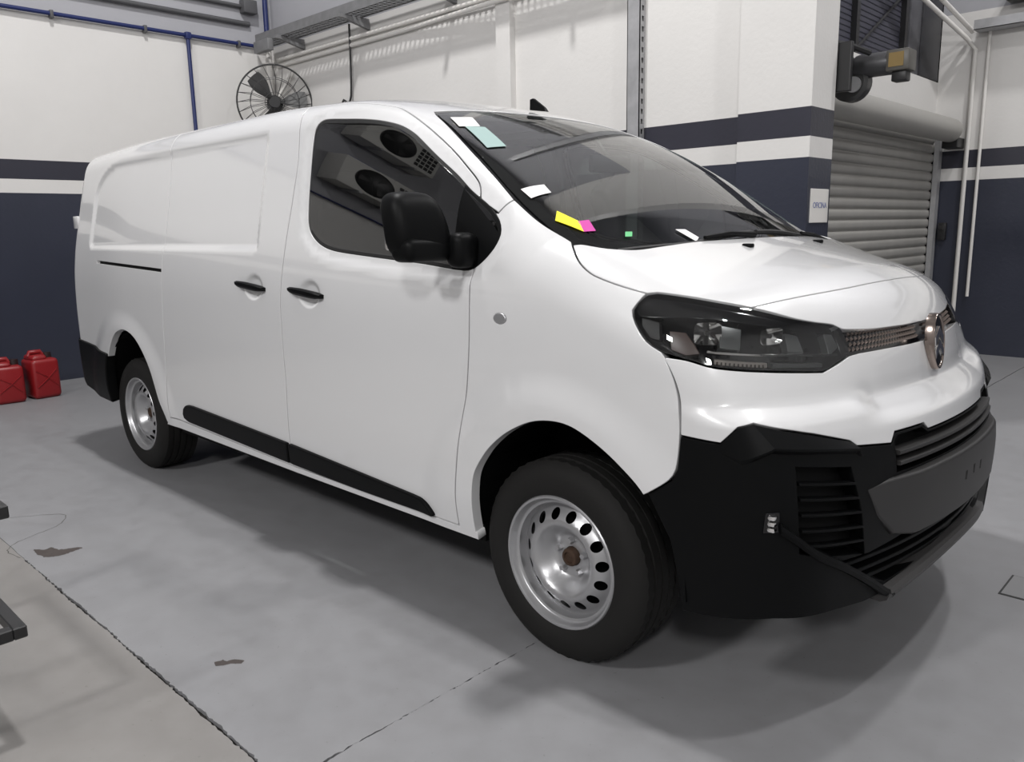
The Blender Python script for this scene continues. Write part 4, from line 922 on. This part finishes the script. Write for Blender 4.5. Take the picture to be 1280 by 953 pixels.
# cable tray on the left wall: perforated channel
tr=thing('cable_tray',(-4,2.2,3.4),'perforated galvanised cable tray bracketed off the white wall','tray')
mb=MB(); x=-6.80
TX1=-2.1
mb.box(-6.8,TX1,2.04,2.046,3.40,3.49); mb.box(-6.8,TX1,2.242,2.248,3.40,3.49)
for k in range(4): y=2.046+k*.0545; mb.box(-6.8,TX1,y,y+.016 if k<3 else y+.03,3.40,3.404)
while x<TX1: mb.box(x,x+.022,2.046,2.242,3.40,3.404); x+=.066
mb.build('tray_channel',dgalv,tr)
for x in (-6.3,-5.15,-3.9,-2.6): 
    MB().box(x-.02,x+.02,1.98,2.322,3.37,3.40).build('tray_bracket',dgalv,tr); MB().add([(x-.02,2.326,3.37),(x+.02,2.326,3.37),(x+.02,2.326,3.30),(x-.02,2.326,3.30),(x-.02,2.02,3.37),(x+.02,2.02,3.37)],[(0,1,2,3),(4,5,1,0),(4,3,2,5),(0,3,4),(1,5,2)]).build('tray_strut',dgalv,tr)
MB().bbox(-6.75,-6.45,1.98,2.05,3.28,3.40,.01).build('tray_end_plate',dgalv,tr,angle=40)
pipe('wall_conduit',[(-6.8,2.30,3.265),(-2.06,2.30,3.265)],.020,whitep,'upper white conduit along the white wall below the tray','conduit')
pipe('wall_conduit',[(-6.8,2.30,3.20),(-4.6,2.30,3.20),(-3.4,2.24,3.20),(-2.06,2.24,3.20)],.020,whitep,'lower white conduit along the white wall below the tray','conduit')
pipe('hanging_cable',cr([(-5.42,2.29,3.40),(-5.43,2.29,3.0),(-5.45,2.29,2.72),(-5.50,2.29,2.66),(-5.58,2.29,2.70),(-5.62,2.29,2.64)],.03).tolist(),.011,blacks,'black cable hanging down the white wall below the tray','cable')
# far wall fittings
pipe('wall_conduit',[(-.92,6.59,.0),(-.92,6.59,3.05),(-.98,6.5,3.15),(-1.22,5.0,3.55)],.022,whitep,'white conduit climbing the far wall and bending over the opening','conduit')
pipe('wall_conduit',[(-.80,6.59,.6),(-.80,6.59,3.3)],.016,whitep,'thin conduit on the far wall beside the dado','conduit')
pipe('wall_conduit',[(-.95,6.56,3.22),(-1.15,5.2,3.62)],.022,whitep,'second white conduit slanting over the opening','conduit')
ct=thing('cable_tray',(0,6.5,3.2),'cable tray along the far wall above the cream band','tray')
MB().box(-.9,4,6.40,6.60,3.20,3.206).build('tray_base',galv,ct); MB().box(-.9,4,6.40,6.406,3.20,3.29).build('tray_side',galv,ct); MB().box(-.9,4,6.594,6.60,3.20,3.29).build('tray_side',galv,ct)
tag(MB().bbox(-.65,3,6.35,6.60,3.42,3.56,.02).build('ceiling_duct',blacks,angle=40),'dark duct above the far cable tray','duct')
sw=thing('switch_box',(-1.09,6.6,1.2),'small black switch box on the dark wall by the shutter rail','switch'); MB().bbox(-1.13,-1.05,6.56,6.618,1.18,1.36,.008).build('switch_housing',blacks,sw,angle=40); MB().bbox(-1.11,-1.07,6.552,6.562,1.29,1.33,.004).build('switch_button',M['greyplastic'],sw)
# fan
fc=Vector((-6.42,2.0,2.74)); fd=Vector((.86,-.50,-.05)).normalized(); fe=fd.cross(Vector((0,0,1))).normalized(); fu=fe.cross(fd)
fan=thing('wall_fan',fc-fd*.2,'black wire-cage wall fan near the wall corner','fan')
fp_=lambda r,a,d: fc+fd*d+(fe*math.cos(a)+fu*math.sin(a))*r
mb=MB()
cage=MB().tube([fp_(.385,t,0) for t in np.linspace(0,2*math.pi,49)[:-1]],.009,6,closed=True).build('cage_rim',blacks,fan,angle=60)
for d,rr in ((.07,.25),(.085,.10),(-.07,.25)): MB().tube([fp_(rr,t,d) for t in np.linspace(0,2*math.pi,33)[:-1]],.0035,4,closed=True).build('cage_ring',blacks,fan,angle=60)
w0=None
for sgn in (1,-1):
    for k in range(24):
        a=2*math.pi*k/24; MB().tube([fp_(.385,a,0),fp_(.25,a+.10,.07*sgn),fp_(.06,a+.22,.09*sgn)],.0028,4).build('cage_wire',blacks,fan)
MB().tube([fc+fd*.095,fc+fd*.08],[.055,.06],20).build('fan_badge',blacks,fan,angle=40)
MB().tube([fc-fd*.22,fc-fd*.05],[.085,.085],18).build('fan_motor',blacks,fan,angle=40)
for k in range(3):
    a0=2*math.pi*k/3+.9; v=[];n=8
    for i in range(n+1):
        r=.05+.29*i/n; hw=.16+.26*math.sin(math.pi*min(1,.15+.75*i/n))
        for q in (-1,-.33,.33,1): v.append(fp_(r,a0+hw*q*.9,.028*q)[:])
    MB().add(v,[(i*4+j,i*4+j+1,(i+1)*4+j+1,(i+1)*4+j) for i in range(n) for j in range(3)]).build('fan_blade',mat('fan_blade',(.05,.05,.05),.5),fan,smooth=True)
MB().tube([fc-fd*.20,fc-fd*.22+Vector((-.05,.1,.12)),Vector((-6.55,2.33,3.12))],.022,8).build('fan_bracket',whitep,fan,angle=40)
# jerrycans
red=mat('red_plastic',(.24,.009,.012),.38); 
def can(name,x,y,rz,h,label):
    t=thing(name,(x,y,0),label,'jerrycan','red jerrycans by the rear wall'); t.rotation_euler=(0,0,rz)
    def P(mb,nm,m_,ang=40):
        o=mesh(nm,mb.v,mb.f,m_,None,angle=ang); bm=bmesh.new(); bm.from_mesh(o.data); bmesh.ops.recalc_face_normals(bm,faces=bm.faces[:]); bm.to_mesh(o.data); bm.free(); o.parent=t; return o
    P(MB().bbox(-.12,.12,-.112,.112,0,h*.86,.035,4),'can_body',red,60)
    P(MB().bbox(-.10,.10,-.095,.03,h*.80,h*.95,.03,3),'can_shoulder',red,60)
    P(MB().tube([(0,-.085,h*.92),(0,-.075,h),(0,.01,h),(0,.03,h*.90)],.02,8),'can_handle',red,60)
    P(MB().lathe([(.001,.05),(.033,.05),(.036,.0)],(0,.065,h*.84),'z',16),'can_cap',mat('can_cap',(.02,.008,.008),.5),40)
    P(MB().tube([(.119,-.085,h*.62),(.121,0,h*.48),(.119,.085,h*.25)],.006,6),'can_rib',red,60)
    P(MB().tube([(.119,-.085,h*.25),(.121,0,h*.42),(.119,.085,h*.62)],.006,6),'can_rib',red,60)
can('jerrycan',-6.22,-.605,.12,.40,'red plastic jerrycan beside the rear bumper, the taller of the pair')
can('jerrycan',-6.20,-.875,-.06,.37,'red plastic jerrycan, the shorter one next to the taller can')
# floor hatch
fh=thing('inspection_cover',(1.05,.655,0),'small square steel inspection cover let into the concrete floor','cover')
MB().box(.93,1.19,.545,.765,.0003,.0016).build('cover_frame',mat('cover_edge',(.03,.03,.03),.7),fh); 
U_,T_=cdt(np.array([(.938,.553),(1.182,.553),(1.182,.757),(.938,.757)]),[np.array([(.99+.008*math.cos(t),.72+.008*math.sin(t)) for t in np.linspace(0,2*math.pi,13)[:-1]])],.08)
cpl=mesh('cover_plate',[(x,y,.004) for x,y in U_],T_,mat('cover_plate',(.22,.22,.225),.5),fh); sd_=cpl.modifiers.new('thickness','SOLIDIFY'); sd_.thickness=.002; sd_.offset=-1
# black steel stand at the left
rk=thing('steel_stand',(-1.4,-2.6,0),'black square-tube steel stand with open frames at the edge of the floor','stand')
def frame(z,x0,x1,y0,y1,t=.035):
    for a in ((x0,x1,y1-t,y1),(x0,x1,y0,y0+t),(x0,x0+t,y0+t,y1-t),(x1-t,x1,y0+t,y1-t)): MB().bbox(a[0],a[1],a[2],a[3],z-t,z,.003,1).build('frame_tube',blacks,rk)
frame(.31,-1.75,-.88,-2.85,-2.185); frame(.70,-1.75,-.765,-2.85,-2.215)
for x,y in ((-1.732,-2.832),(-.90,-2.832),(-1.732,-2.24)): MB().bbox(x-.018,x+.018,y-.018,y+.018,0,.70,.003,1).build('stand_post',blacks,rk)

# condensers high on the rear wall (they show in the door glass)
acw=mat('condenser_casing',(.62,.61,.58),.45); acb=mat('condenser_blue_lid',(.06,.10,.30),.5)
def condenser(z,label):
    t=thing('air_conditioner',(-6.78,-4.85,z),label,'air conditioner'); x0,x1=-6.93,-6.58
    MB().bbox(x0,x1,-5.40,-4.30,z,z+.62,.02).build('casing',acw,t,angle=40)
    MB().box(x0+.01,x1-.01,-4.75,-4.32,z+.60,z+.625).build('casing_lid',acb,t)
    MB().lathe([(.001,.004),(.25,.004),(.26,.012),(.27,.0)],(x1,-4.75,z+.31),'x',36).build('fan_opening',blacks,t,angle=40)
    for k in range(3):
        a0=2*math.pi*k/3; MB().add([(x1+.009,-4.75+r*math.cos(a0+q),z+.31+r*math.sin(a0+q)) for r,q in ((.05,0),(.23,.25),(.23,-.25))],[(0,1,2)]).build('fan_blade',M['greyplastic'],t)
    for i in range(5):
        for j in range(4): MB().box(x1,x1+.006,-5.34+.075*j,-5.285+.075*j,z+.08+.095*i,z+.15+.095*i).build('grille_slot',blacks,t)
    for y in (-5.1,-4.6): MB().box(-6.95,-6.55,y-.02,y+.02,z-.04,z).build('wall_bracket',galv,t)
condenser(3.75,'white condenser unit with blue lid on the rear wall, the lower one')
condenser(4.85,'white condenser unit with blue lid on the rear wall, the upper one')
